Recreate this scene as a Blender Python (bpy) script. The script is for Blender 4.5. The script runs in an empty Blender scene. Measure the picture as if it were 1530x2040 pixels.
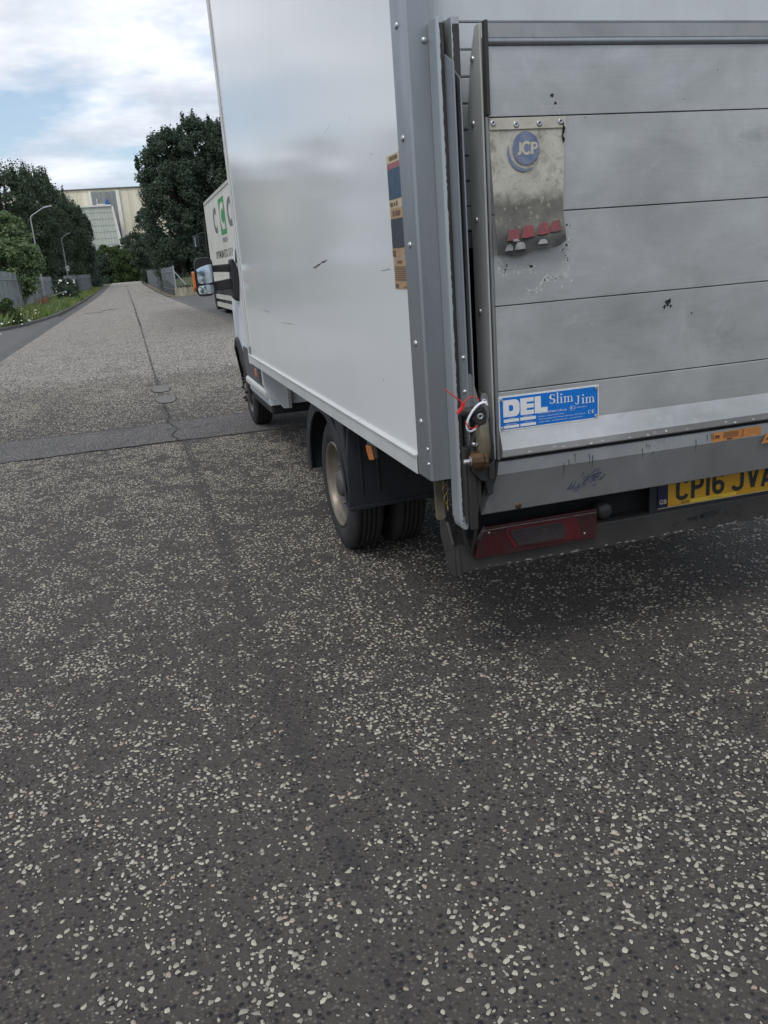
import bpy, bmesh, math, random
import numpy as np
from mathutils import Vector, Matrix
R = math.radians
sc = bpy.context.scene
col = sc.collection
random.seed(7)
rng = np.random.default_rng(11)

# ------------------------------------------------------------------ camera
CAM_H = 1.45
pitch, roll, yaw = 0.29265, -0.0766044, 0.269247
f = Vector((math.sin(yaw)*math.cos(pitch), math.cos(yaw)*math.cos(pitch), -math.sin(pitch)))
r0 = Vector((math.cos(yaw), -math.sin(yaw), 0)); u0 = r0.cross(f)
rr = r0*math.cos(roll) + u0*math.sin(roll); uu = u0*math.cos(roll) - r0*math.sin(roll)
cd = bpy.data.cameras.new('camera'); cam = bpy.data.objects.new('camera', cd); col.objects.link(cam)
mw = Matrix((rr, uu, -f)).transposed().to_4x4(); mw.translation = (0, 0, CAM_H)
cam.matrix_world = mw
cd.sensor_fit = 'HORIZONTAL'; cd.sensor_width = 36; cd.lens = 1661.6/1530*36
cd.clip_start = 0.05; cd.clip_end = 6000
sc.camera = cam

# ------------------------------------------------------------------ sky and sun
SUN_EL, SUN_AZ = R(52), R(215)          # azimuth clockwise from +Y : left and a little behind the camera
w = bpy.data.worlds.new('World'); sc.world = w; w.use_nodes = True
nt = w.node_tree; nt.nodes.clear()
def N(t, **k):
    n = nt.nodes.new(t)
    for a, b in k.items(): setattr(n, a, b)
    return n
def L(a, b): nt.links.new(a, b)
out = N('ShaderNodeOutputWorld'); bg = N('ShaderNodeBackground'); bg.inputs[1].default_value = 0.1
sky = N('ShaderNodeTexSky', sky_type='NISHITA'); sky.sun_disc = False
sky.sun_elevation = SUN_EL; sky.sun_rotation = SUN_AZ; sky.air_density = 1.0; sky.dust_density = 1.5
tc = N('ShaderNodeTexCoord'); sep = N('ShaderNodeSeparateXYZ'); L(tc.outputs['Generated'], sep.inputs[0])
def math_n(op, a, b=None, clamp=False):
    n = N('ShaderNodeMath', operation=op, use_clamp=clamp)
    for i, v in enumerate((a, b)):
        if v is None: continue
        if isinstance(v, (int, float)): n.inputs[i].default_value = v
        else: L(v, n.inputs[i])
    return n.outputs[0]
zz = math_n('ADD', math_n('MAXIMUM', sep.outputs[2], 0.0), 0.16)
cx = math_n('DIVIDE', sep.outputs[0], zz); cy = math_n('DIVIDE', sep.outputs[1], zz)
cb = N('ShaderNodeCombineXYZ'); L(cx, cb.inputs[0]); L(cy, cb.inputs[1])
def wnoise(scale, detail, rough, off, dist=0.0):
    mp = N('ShaderNodeMapping'); mp.inputs['Location'].default_value = off; L(cb.outputs[0], mp.inputs[0])
    n = N('ShaderNodeTexNoise'); n.inputs['Scale'].default_value = scale; n.inputs['Detail'].default_value = detail
    n.inputs['Roughness'].default_value = rough; n.inputs['Distortion'].default_value = dist; L(mp.outputs[0], n.inputs[0]); return n.outputs[0]
def ramp(fac, stops):
    n = N('ShaderNodeValToRGB'); L(fac, n.inputs[0]); e = n.color_ramp.elements
    while len(e) < len(stops): e.new(0.5)
    for i, (p, c) in enumerate(stops): e[i].position = p; e[i].color = (*c, 1) if len(c) == 3 else c
    return n.outputs[0]
cover = ramp(wnoise(1.15, 5, 0.58, (3.1, 1.7, 0)), [(0.40, (0.12,)*3), (0.53, (1,)*3)])
shade = ramp(wnoise(1.5, 5, 0.60, (7.4, 2.2, 4)), [(0.34, (6.0, 6.6, 7.6)), (0.48, (8.4, 8.85, 9.6)), (0.62, (10.8, 11.1, 11.5))])
low = ramp(sep.outputs[2], [(0.03, (0.80, 0.84, 0.91)), (0.14, (0.93, 0.95, 0.98)), (0.24, (1.04, 1.04, 1.04))])
mulc = N('ShaderNodeMix', data_type='RGBA', blend_type='MULTIPLY'); mulc.inputs[0].default_value = 1.0
L(shade, mulc.inputs[6]); L(low, mulc.inputs[7])
skyb = N('ShaderNodeMix', data_type='RGBA', blend_type='MULTIPLY'); skyb.inputs[0].default_value = 1.0
L(sky.outputs[0], skyb.inputs[6]); skyb.inputs[7].default_value = (1.5, 1.5, 1.5, 1)
mixc = N('ShaderNodeMix', data_type='RGBA'); L(cover, mixc.inputs[0]); L(skyb.outputs[2], mixc.inputs[6]); L(mulc.outputs[2], mixc.inputs[7])
L(mixc.outputs[2], bg.inputs[0]); L(bg.outputs[0], out.inputs[0])
sd = bpy.data.lights.new('sun', 'SUN'); sd.energy = 1.1; sd.angle = R(18); sd.color = (1.0, 0.96, 0.90)
sun = bpy.data.objects.new('sun', sd); col.objects.link(sun)
sdir = Vector((math.sin(SUN_AZ)*math.cos(SUN_EL), math.cos(SUN_AZ)*math.cos(SUN_EL), math.sin(SUN_EL)))
sun.rotation_euler = sdir.to_track_quat('Z', 'Y').to_euler(); sun.location = (-20, -20, 40)
sc.view_settings.view_transform = 'Standard'; sc.view_settings.look = 'None'
sc.view_settings.gamma = 1; sc.view_settings.exposure = 0.0; sc.view_settings.use_curve_mapping = False
sc.cycles.max_bounces = 6; sc.cycles.diffuse_bounces = 3; sc.cycles.glossy_bounces = 3; sc.cycles.transmission_bounces = 2
sc.render.resolution_x = 768; sc.render.resolution_y = 1024

# ------------------------------------------------------------------ material helpers
def lin(*c): return tuple(((v/255+0.055)/1.055)**2.4 if v/255 > 0.04045 else v/255/12.92 for v in c)
class NT:
    def __init__(s, name):
        s.m = bpy.data.materials.new(name); s.m.use_nodes = True; s.t = s.m.node_tree
        s.b = s.t.nodes['Principled BSDF']; s.o = s.t.nodes['Material Output']
        g = s.n('ShaderNodeNewGeometry'); s.pos = g.outputs['Position']; s.isl = g.outputs['Random Per Island']
    def n(s, t, **k):
        n = s.t.nodes.new(t)
        for a, b in k.items(): setattr(n, a, b)
        return n
    def l(s, a, b): s.t.links.new(a, b)
    def setv(s, n, i, v):
        if hasattr(v, 'node'): s.l(v, n.inputs[i])
        else: n.inputs[i].default_value = v
    def noise(s, scale, detail=4, rough=0.55, stretch=None, dist=0, off=(0, 0, 0)):
        n = s.n('ShaderNodeTexNoise'); n.inputs['Scale'].default_value = scale; n.inputs['Detail'].default_value = detail
        n.inputs['Roughness'].default_value = rough; n.inputs['Distortion'].default_value = dist
        mp = s.n('ShaderNodeMapping'); mp.inputs['Scale'].default_value = stretch or (1, 1, 1); mp.inputs['Location'].default_value = off
        s.l(s.pos, mp.inputs[0]); s.l(mp.outputs[0], n.inputs['Vector']); return n.outputs[0]
    def voro(s, scale, feature='F1', stretch=None, out='Distance', rnd=1.0):
        vc = s.__dict__.setdefault('vc', {}); key = (scale, feature, stretch)
        if key in vc: return vc[key].outputs[out]
        n = vc[key] = s.n('ShaderNodeTexVoronoi', feature=feature); n.inputs['Scale'].default_value = scale; n.inputs['Randomness'].default_value = rnd
        mp = s.n('ShaderNodeMapping'); mp.inputs['Scale'].default_value = stretch or (1, 1, 1)
        s.l(s.pos, mp.inputs[0]); s.l(mp.outputs[0], n.inputs['Vector']); return n.outputs[out]
    def ramp(s, fac, stops, interp='LINEAR'):
        n = s.n('ShaderNodeValToRGB'); s.l(fac, n.inputs[0]); n.color_ramp.interpolation = interp; e = n.color_ramp.elements
        while len(e) < len(stops): e.new(0.5)
        for i, (p, c) in enumerate(stops):
            e[i].position = p; e[i].color = (c, c, c, 1) if isinstance(c, (int, float)) else (*c, 1)
        return n.outputs[0]
    def mix(s, fac, a, b, blend='MIX'):
        n = s.n('ShaderNodeMix', data_type='RGBA', blend_type=blend)
        for i, v in ((0, fac), (6, a), (7, b)):
            if hasattr(v, 'node'): s.l(v, n.inputs[i])
            elif i == 0: n.inputs[0].default_value = v
            else: n.inputs[i].default_value = (*v, 1)
        return n.outputs[2]
    def math(s, op, a, b=0.0, clamp=False):
        n = s.n('ShaderNodeMath', operation=op, use_clamp=clamp); s.setv(n, 0, a); s.setv(n, 1, b); return n.outputs[0]
    def bump(s, h, strength=0.3, dist=0.002):
        n = s.n('ShaderNodeBump'); n.inputs['Strength'].default_value = strength; n.inputs['Distance'].default_value = dist
        s.l(h, n.inputs['Height']); s.l(n.outputs[0], s.b.inputs['Normal'])
    def base(s, v): s.setv(s.b, 'Base Color', v if hasattr(v, 'node') else (*v, 1))
    def rough(s, v): s.setv(s.b, 'Roughness', v)
    def metal(s, v): s.setv(s.b, 'Metallic', v)

MAT = {}
def mat(name, c, rough=0.5, metal=0.0, var=0.15, scale=6, stretch=None, dirt=None, dirt_amt=0.5, dirt_scale=3, dirt_stretch=None,
        bump=0.0, bscale=60, spec=0.5, rvar=0.1):
    """plain weathered material: base colour with cloudy variation, optional dirt, optional fine relief"""
    s = NT(name); c = tuple(c)
    lo = tuple(v*(1-var) for v in c); hi = tuple(min(1, v*(1+var)) for v in c)
    n1 = s.noise(scale, 6, 0.6, stretch)
    cc = s.ramp(n1, [(0.3, lo), (0.7, hi)])
    if dirt is not None:
        n2 = s.noise(dirt_scale, 8, 0.65, dirt_stretch, 0.3, (5, 9, 2))
        fac = s.ramp(n2, [(0.5-0.25*dirt_amt, 0.0), (0.78, dirt_amt)])
        cc = s.mix(fac, cc, dirt)
    s.base(cc)
    s.rough(s.ramp(s.noise(scale*2.3, 5, 0.6, stretch, 0, (1, 2, 3)), [(0.3, max(0.02, rough-rvar)), (0.7, min(1, rough+rvar))]))
    s.metal(metal); s.b.inputs['Specular IOR Level'].default_value = spec
    if bump: s.bump(s.noise(bscale, 4, 0.6), bump, 0.002)
    MAT[name] = s.m; return s.m

# ------------------------------------------------------------------ mesh helpers
class MB:
    def __init__(s): s.v = []; s.f = []; s.mi = []; s.sm = []
    def add(s, vs, fs, m=0, smooth=False):
        o = len(s.v); s.v += [tuple(p) for p in vs]
        for q in fs: s.f.append(tuple(i+o for i in q)); s.mi.append(m); s.sm.append(smooth)
        return s
    def box(s, x0, x1, y0, y1, z0, z1, m=0):
        return s.add([(x0,y0,z0),(x1,y0,z0),(x1,y1,z0),(x0,y1,z0),(x0,y0,z1),(x1,y0,z1),(x1,y1,z1),(x0,y1,z1)],
                     [(0,3,2,1),(4,5,6,7),(0,1,5,4),(1,2,6,5),(2,3,7,6),(3,0,4,7)], m)
    def prism(s, poly, axis, a, b, m=0, smooth=False):
        n = len(poly)
        def P(q, t): return {'x': (t, q[0], q[1]), 'y': (q[0], t, q[1]), 'z': (q[0], q[1], t)}[axis]
        vs = [P(q, a) for q in poly] + [P(q, b) for q in poly]
        s.add(vs, [tuple(range(n)), tuple(range(2*n-1, n-1, -1))], m)
        o = len(s.v)-2*n
        for i in range(n):
            j = (i+1) % n; s.f.append((o+i, o+i+n, o+j+n, o+j)); s.mi.append(m); s.sm.append(smooth)
        return s
    def tube(s, path, r, n=10, closed=False, m=0, flat=None):
        P = [Vector(p) for p in path]; k = len(P); rs = r if isinstance(r, (list, tuple)) else [r]*k
        vs = []; ref = None
        for i in range(k):
            if closed: d = P[(i+1) % k]-P[i-1]
            else: d = P[min(i+1, k-1)]-P[max(i-1, 0)]
            d.normalize()
            if ref is None: ref = Vector((0, 0, 1)) if abs(d.z) < 0.9 else Vector((1, 0, 0))
            a = d.cross(ref).normalized(); b = a.cross(d).normalized(); ref = b
            fl = flat or (1, 1)
            for j in range(n):
                t = 2*math.pi*j/n; vs.append(P[i] + (a*math.cos(t)*fl[0] + b*math.sin(t)*fl[1])*rs[i])
        fs = []
        for i in range(k if closed else k-1):
            i2 = (i+1) % k
            for j in range(n):
                j2 = (j+1) % n; fs.append((i*n+j, i*n+j2, i2*n+j2, i2*n+j))
        s.add(vs, fs, m, True)
        if not closed: s.add([vs[j] for j in range(n)], [tuple(range(n-1, -1, -1))], m); s.add([vs[(k-1)*n+j] for j in range(n)], [tuple(range(n))], m)
        return s
    def lathe(s, prof, axis, c, n=32, a0=0, a1=None, m=0, smooth=True, closed_prof=False):
        """prof: (radius, position along axis) ; axis x|y|z through c"""
        full = a1 is None; a1 = 2*math.pi if full else a1
        k = n if full else n+1; vs = []
        for i in range(k):
            t = a0 + (a1-a0)*i/n; ct, st = math.cos(t), math.sin(t)
            for (rad, h) in prof:
                if axis == 'x': vs.append((c[0]+h, c[1]+rad*ct, c[2]+rad*st))
                elif axis == 'y': vs.append((c[0]+rad*ct, c[1]+h, c[2]+rad*st))
                else: vs.append((c[0]+rad*ct, c[1]+rad*st, c[2]+h))
        p = len(prof); fs = []
        for i in range(n):
            i2 = (i+1) % k
            for j in range(p if closed_prof else p-1):
                j2 = (j+1) % p; fs.append((i*p+j, i*p+j2, i2*p+j2, i2*p+j))
        return s.add(vs, fs, m, smooth)
    def dome(s, c, nrm, r, h, n=10):
        nrm = Vector(nrm).normalized(); a = nrm.orthogonal().normalized(); b = nrm.cross(a); c = Vector(c)
        vs = []; rings = [(1, 0), (0.92, 0.45), (0.6, 0.85)]
        for q, z in rings:
            for j in range(n):
                t = 2*math.pi*j/n; vs.append(c + (a*math.cos(t)+b*math.sin(t))*r*q + nrm*h*z)
        vs.append(c+nrm*h); fs = []
        for i in range(2):
            for j in range(n): fs.append((i*n+j, i*n+(j+1) % n, (i+1)*n+(j+1) % n, (i+1)*n+j))
        for j in range(n): fs.append((2*n+j, 2*n+(j+1) % n, 3*n))
        return s.add(vs, fs, 0, True)

WL = {}      # world location of every object (no parent is rotated)
def place(o, loc, parent=None):
    loc = Vector(loc); WL[o.name] = loc
    if parent is not None: o.parent = parent; o.location = loc - WL[parent.name]
    else: o.location = loc
    col.objects.link(o); return o
def empty(name, loc, label=None, cat=None, group=None, kind=None, parent=None):
    o = bpy.data.objects.new(name, None); o.empty_display_size = 0.2; place(o, loc, parent); return tag(o, label, cat, group, kind)
def tag(o, label=None, cat=None, group=None, kind=None):
    if label: o['label'] = label
    if cat: o['category'] = cat
    if group: o['group'] = group
    if kind: o['kind'] = kind
    return o
def build(name, mb, mats, parent=None, bevel=0.0, origin=None, recalc=True, seg=2, label=None, kind=None):
    if not isinstance(mats, (list, tuple)): mats = [mats]
    V = np.array([tuple(p) for p in mb.v], dtype=float)
    if origin is None: origin = (V.min(0)+V.max(0))/2
    V = V - np.array(origin)
    me = bpy.data.meshes.new(name); me.from_pydata(V.tolist(), [], mb.f)
    me.polygons.foreach_set('material_index', mb.mi); me.polygons.foreach_set('use_smooth', mb.sm)
    for q in mats: me.materials.append(MAT[q] if isinstance(q, str) else q)
    if recalc:
        bm = bmesh.new(); bm.from_mesh(me); bmesh.ops.recalc_face_normals(bm, faces=bm.faces); bm.to_mesh(me); bm.free()
    me.update()
    o = bpy.data.objects.new(name, me); place(o, origin, parent)
    if bevel:
        b = o.modifiers.new('bevel', 'BEVEL'); b.width = bevel; b.segments = seg; b.limit_method = 'ANGLE'; b.angle_limit = R(35)
    return tag(o, label, None, None, kind)
def copy_of(src, loc, parent, name=None):
    o = src.copy()
    return place(o, loc, parent)
def text2d(s, size=1.0, bold=0.0):
    cu = bpy.data.curves.new('t', 'FONT'); cu.body = s; cu.size = size; cu.offset = bold; cu.resolution_u = 3
    ob = bpy.data.objects.new('t', cu); col.objects.link(ob)
    dg = bpy.context.evaluated_depsgraph_get(); me = bpy.data.meshes.new_from_object(ob.evaluated_get(dg))
    vs = [(v.co.x, v.co.y) for v in me.vertices]; fs = [tuple(p.vertices) for p in me.polygons]
    bpy.data.objects.remove(ob); bpy.data.curves.remove(cu); bpy.data.meshes.remove(me)
    return vs, fs
def fit_text(mb, s, x0, x1, y0, h, mp, bold=0.0, m=0):
    """text fitted to x0..x1 with cap height h on baseline y0 ; mp maps (x,y) to a world point"""
    vs, fs = text2d(s, 1.0, bold)
    xs = [v[0] for v in vs]; a, b = min(xs), max(xs); cap = 0.729
    mb.add([mp(x0+(v[0]-a)/(b-a)*(x1-x0), y0+v[1]/cap*h) for v in vs], fs, m)
def ribbon(mb, pts, wd, mp, m=0):
    n = len(pts); vs = []
    for i in range(n):
        a = pts[max(i-1, 0)]; b = pts[min(i+1, n-1)]; dx, dy = b[0]-a[0], b[1]-a[1]; l = math.hypot(dx, dy) or 1
        ww = wd[i] if isinstance(wd, (list, tuple)) else wd
        nx, ny = -dy/l*ww/2, dx/l*ww/2
        vs += [mp(pts[i][0]+nx, pts[i][1]+ny), mp(pts[i][0]-nx, pts[i][1]-ny)]
    mb.add(vs, [(2*i, 2*i+1, 2*i+3, 2*i+2) for i in range(n-1)], m)
def arc(cx, cy, rx, ry, a0, a1, n=10): return [(cx+rx*math.cos(R(a0+(a1-a0)*i/n)), cy+ry*math.sin(R(a0+(a1-a0)*i/n))) for i in range(n+1)]
def sstep(t): t = min(1, max(0, t)); return t*t*(3-2*t)
def zt(y): return 1.0*sstep((y-70)/150)          # the road climbs gently to the bend

# ------------------------------------------------------------------ materials
def mat_road(near):
    s = NT('road_asphalt_near' if near else 'road_asphalt_far')
    sep = s.n('ShaderNodeSeparateXYZ'); s.l(s.pos, sep.inputs[0]); Y = sep.outputs[1]; X = sep.outputs[0]
    big = s.noise(0.8, 5, 0.6); mid = s.noise(14, 5, 0.6); fine = s.noise(380, 3, 0.7)
    c = s.ramp(big, [(0.3, (0.054, 0.0465, 0.0415)), (0.7, (0.074, 0.065, 0.058))])
    c = s.mix(s.ramp(mid, [(0.35, 0.0), (0.7, 0.4)]), c, (0.088, 0.078, 0.070))
    c = s.mix(s.ramp(fine, [(0.42, 0.0), (0.75, 0.7)]), c, (0.12, 0.108, 0.10))
    vd = s.voro(62); vcol = s.voro(62, out='Color')
    dark = s.ramp(s.math('ADD', vd, s.math('MULTIPLY', s.math('SUBTRACT', mid, .5), .5)), [(0.24, 1.0), (0.46, 0.0)]); pick = s.ramp(vcol, [(0.36, 0.0), (0.56, 0.9)])
    c = s.mix(s.math('MULTIPLY', dark, pick), c, (0.019, 0.021, 0.025))                     # bluish-black stones in the binder
    if near:
     v2 = s.voro(96); v2c = s.voro(96, out='Color')
     c = s.mix(s.math('MULTIPLY', s.ramp(v2, [(0.26, 0.9), (0.44, 0.0)]), s.ramp(v2c, [(0.46, 0.0), (0.60, 1.0)])), c, (0.165, 0.145, 0.122))
     sand = s.ramp(s.voro(300), [(0.14, 1.0), (0.28, 0.0)]); spk = s.ramp(s.voro(300, out='Color'), [(0.66, 0.0), (0.74, 0.9)])
     c = s.mix(s.math('MULTIPLY', sand, spk), c, (0.32, 0.28, 0.23))
     jx = s.math('ABSOLUTE', s.math('ADD', s.math('SUBTRACT', X, 0.305), s.math('MULTIPLY', s.math('SUBTRACT', s.noise(2.2, 4, 0.6), 0.5), 0.16)))
     joint = s.math('MULTIPLY', s.ramp(jx, [(0.010, 0.5), (0.05, 0.0)]), s.ramp(s.noise(5, 4, 0.6), [(0.38, 0.15), (0.6, 1.0)]))
     c = s.mix(joint, c, (0.034, 0.035, 0.039))                                              # old lane joint
    if not near:
        # stone chippings worn clean: dense and pale further up the road, sparse near by
        dist = s.voro(46); cc = s.voro(46, out='Color')
        chip = s.ramp(dist, [(0.46, 1.0), (0.60, 0.0)])
        far = s.ramp(s.math('DIVIDE', Y, 40.0), [(0.30, 0.0), (0.36, 0.72), (0.75, 0.82)])
        patch = s.ramp(s.noise(1.3, 4, 0.6), [(0.3, 0.85), (0.7, 1.15)])
        keep = s.math('LESS_THAN', cc, s.math('MULTIPLY', far, patch))
        chipc = s.ramp(s.voro(46, out='Color'), [(0.0, (0.60, 0.555, 0.47)), (0.5, (0.47, 0.44, 0.385)), (1.0, (0.56, 0.50, 0.425))])
        c = s.mix(s.math('MULTIPLY', chip, keep), c, chipc)
        # darker smooth bay in front of the side yard
        bay = s.math('MULTIPLY', s.ramp(s.math('DIVIDE', Y, 60.0), [(0.33, 0.0), (0.42, 0.5), (0.60, 0.5), (0.75, 0.0)]),
                     s.ramp(s.math('DIVIDE', s.math('ADD', X, 0.0), 3.0), [(0.1, 0.0), (0.7, 1.0)]))
        c = s.mix(bay, c, (0.10, 0.097, 0.092))
    s.base(c); s.rough(0.82); s.b.inputs['Specular IOR Level'].default_value = 0.35
    h = s.math('ADD', s.math('MULTIPLY', fine, 0.5), s.math('MULTIPLY', s.ramp(vd, [(0.1, 1.0), (0.5, 0.0)]), 0.9))
    s.bump(h, 1.0, 0.006); MAT['road' if near else 'road_far'] = s.m
mat_road(True); mat_road(False)
def mat_trench():
    s = NT('trench_asphalt')
    c = s.ramp(s.noise(2.2, 5, 0.6), [(0.3, (0.060, 0.057, 0.057)), (0.7, (0.092, 0.087, 0.084))])
    pick = s.ramp(s.voro(85, out='Color'), [(0.52, 0.0), (0.62, 1.0)])
    c = s.mix(s.math('MULTIPLY', s.ramp(s.voro(85), [(0.30, 1.0), (0.48, 0.0)]), pick), c, (0.30, 0.29, 0.275))
    s.base(c); s.rough(0.85); s.bump(s.voro(85), 0.6, 0.004); MAT['trench'] = s.m
mat_trench()
mat('chipping', (0.42, 0.40, 0.35), 0.75, var=0.1, scale=900, bump=0.4, bscale=600, spec=0.3)
def mat_chip():
    s = NT('chipping_stone')
    c = s.ramp(s.isl, [(0.0, (0.46, 0.43, 0.35)), (0.30, (0.24, 0.225, 0.185)), (0.7, (0.52, 0.485, 0.395)), (0.93, (0.38, 0.345, 0.28)), (0.97, (0.36, 0.27, 0.205)), (1.0, (0.40, 0.32, 0.25))])
    c = s.mix(s.ramp(s.noise(700, 3, 0.7), [(0.5, 0.0), (0.75, 0.55)]), c, (0.17, 0.155, 0.135))
    s.base(c); s.rough(0.7); s.bump(s.noise(500, 3, 0.6), 0.3, 0.001); MAT['chip'] = s.m
mat_chip()
mat('seam', (0.055, 0.054, 0.053), 0.9, var=0.3, scale=30, bump=0.5, bscale=200)
mat('binder_shade', (0.028, 0.027, 0.027), 0.9, var=0.3, scale=80)
mat('crack', (0.028, 0.027, 0.027), 0.95, var=0.2, scale=30)
mat('grey_fill', (0.15, 0.147, 0.137), 0.85, var=0.22, scale=12, bump=0.1, bscale=300)
mat('pavement', (0.105, 0.105, 0.103), 0.85, var=0.2, scale=2.5, bump=0.4, bscale=150, dirt=(0.13, 0.125, 0.115), dirt_amt=0.5, dirt_scale=1.5)
mat('gutter', (0.095, 0.092, 0.086), 0.85, var=0.25, scale=3, bump=0.4, bscale=120)
mat('kerb', (0.15, 0.145, 0.135), 0.85, var=0.25, scale=5, dirt=(0.06, 0.06, 0.045), dirt_amt=0.7, dirt_scale=4, bump=0.3, bscale=90)
mat('yard', (0.105, 0.105, 0.102), 0.85, var=0.2, scale=1.2, bump=0.3, bscale=80, dirt=(0.06, 0.06, 0.06), dirt_amt=0.6, dirt_scale=0.6)
mat('litter', (0.17, 0.12, 0.065), 0.9, var=0.45, scale=9, bump=0.6, bscale=40)
mat('ground', (0.055, 0.075, 0.03), 0.95, var=0.4, scale=0.6, dirt=(0.08, 0.07, 0.045), dirt_amt=0.6, dirt_scale=0.25, bump=0.4, bscale=8)
def mat_leaf(name, a, b, c3=None, trans=0.25):
    s = NT(name)
    st = [(0.0, a), (0.6, b)] + ([(0.9, c3)] if c3 else [])
    c = s.ramp(s.isl, st); c = s.mix(s.ramp(s.noise(0.45, 3, 0.6), [(0.35, 0.0), (0.7, 0.35)]), c, tuple(min(1, v*1.5) for v in b))
    s.base(c); s.rough(0.6); s.b.inputs['Specular IOR Level'].default_value = 0.25
    t = s.n('ShaderNodeBsdfTranslucent'); s.l(c, t.inputs[0]); m = s.n('ShaderNodeMixShader'); m.inputs[0].default_value = trans
    s.l(s.b.outputs[0], m.inputs[1]); s.l(t.outputs[0], m.inputs[2]); s.l(m.outputs[0], s.o.inputs[0]); MAT[name] = s.m
mat_leaf('leaf_dark', (0.052, 0.080, 0.060), (0.068, 0.102, 0.070), (0.092, 0.130, 0.082), 0.35)  # bluish tint in the leaf colour stands in for distant haze
mat_leaf('leaf_pine', (0.054, 0.084, 0.060), (0.074, 0.110, 0.068), (0.108, 0.145, 0.078), 0.35)
mat_leaf('leaf_mid', (0.030, 0.060, 0.020), (0.055, 0.095, 0.030), (0.085, 0.125, 0.045))
mat_leaf('leaf_weed', (0.085, 0.14, 0.035), (0.15, 0.21, 0.055), (0.24, 0.27, 0.09), 0.3)
mat_leaf('leaf_light', (0.085, 0.145, 0.058), (0.15, 0.215, 0.10), (0.23, 0.285, 0.16), 0.3)
mat_leaf('grass', (0.12, 0.17, 0.03), (0.22, 0.26, 0.05), (0.34, 0.32, 0.10), 0.35)
mat('petal', (0.75, 0.75, 0.70), 0.6, var=0.05); mat('seed_head', (0.30, 0.14, 0.07), 0.8, var=0.3)
mat('bark', (0.055, 0.045, 0.036), 0.9, var=0.35, scale=6, bump=0.6, bscale=20)
mat('fence_steel', (0.23, 0.26, 0.28), 0.55, 0.4, var=0.25, scale=3, dirt=(0.13, 0.14, 0.12), dirt_amt=0.5, dirt_scale=2)
mat('galv', (0.40, 0.42, 0.43), 0.5, 0.5, var=0.15, scale=5)
mat('sign_white', (0.7, 0.7, 0.7), 0.5, var=0.05); mat('board_wall', (0.42, 0.38, 0.30), 0.85, var=0.3, scale=5, stretch=(1, 1, 0.15), dirt=(0.12, 0.10, 0.07), dirt_amt=0.7, dirt_scale=3, dirt_stretch=(1, 1, 0.2))
mat('clad_cream', (0.74, 0.69, 0.55), 0.7, var=0.12, scale=0.25, stretch=(3, 3, 0.2), dirt=(0.46, 0.42, 0.32), dirt_amt=0.5, dirt_scale=0.35, dirt_stretch=(3, 3, 0.12))
mat('clad_grey', (0.27, 0.29, 0.30), 0.7, var=0.15, scale=0.3, stretch=(3, 3, 0.2), dirt=(0.12, 0.12, 0.11), dirt_amt=0.6, dirt_scale=0.5, dirt_stretch=(3, 3, 0.1))
mat('clad_white', (0.58, 0.62, 0.57), 0.7, var=0.08, scale=0.3, stretch=(3, 3, 0.2), dirt=(0.36, 0.41, 0.31), dirt_amt=0.7, dirt_scale=0.4, dirt_stretch=(3, 3, 0.1))
mat('clad_trim', (0.76, 0.75, 0.70), 0.7, var=0.1, scale=0.4); mat('roof_dark', (0.12, 0.11, 0.10), 0.8); mat('duct_blue', (0.03, 0.11, 0.36), 0.5)

# van
def mat_body():
    s = NT('van_white')
    c = s.ramp(s.noise(1.1, 4, 0.5), [(0.3, (0.75, 0.77, 0.775)), (0.7, (0.79, 0.81, 0.815))])
    c = s.mix(s.ramp(s.noise(2.2, 6, 0.6, (1, 1, 0.35), 0.1, (3, 3, 3)), [(0.5, 0.0), (0.9, 0.10)]), c, (0.50, 0.50, 0.48))
    s.base(c); s.rough(s.ramp(s.noise(1.5, 4, 0.5), [(0.3, 0.09), (0.7, 0.15)])); s.b.inputs['Specular IOR Level'].default_value = 0.65
    s.b.inputs['Coat Weight'].default_value = 0.0
    s.bump(s.noise(0.9, 1, 0.5), 0.02, 0.02); MAT['van_white'] = s.m
mat_body()
mat('cab_white', (0.70, 0.73, 0.75), 0.38, var=0.04, scale=3)
mat('rail_white', (0.62, 0.63, 0.62), 0.4, 0.1, var=0.06, scale=4, stretch=(1, 0.2, 1), dirt=(0.36, 0.35, 0.32), dirt_amt=0.35, dirt_scale=5)
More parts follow.
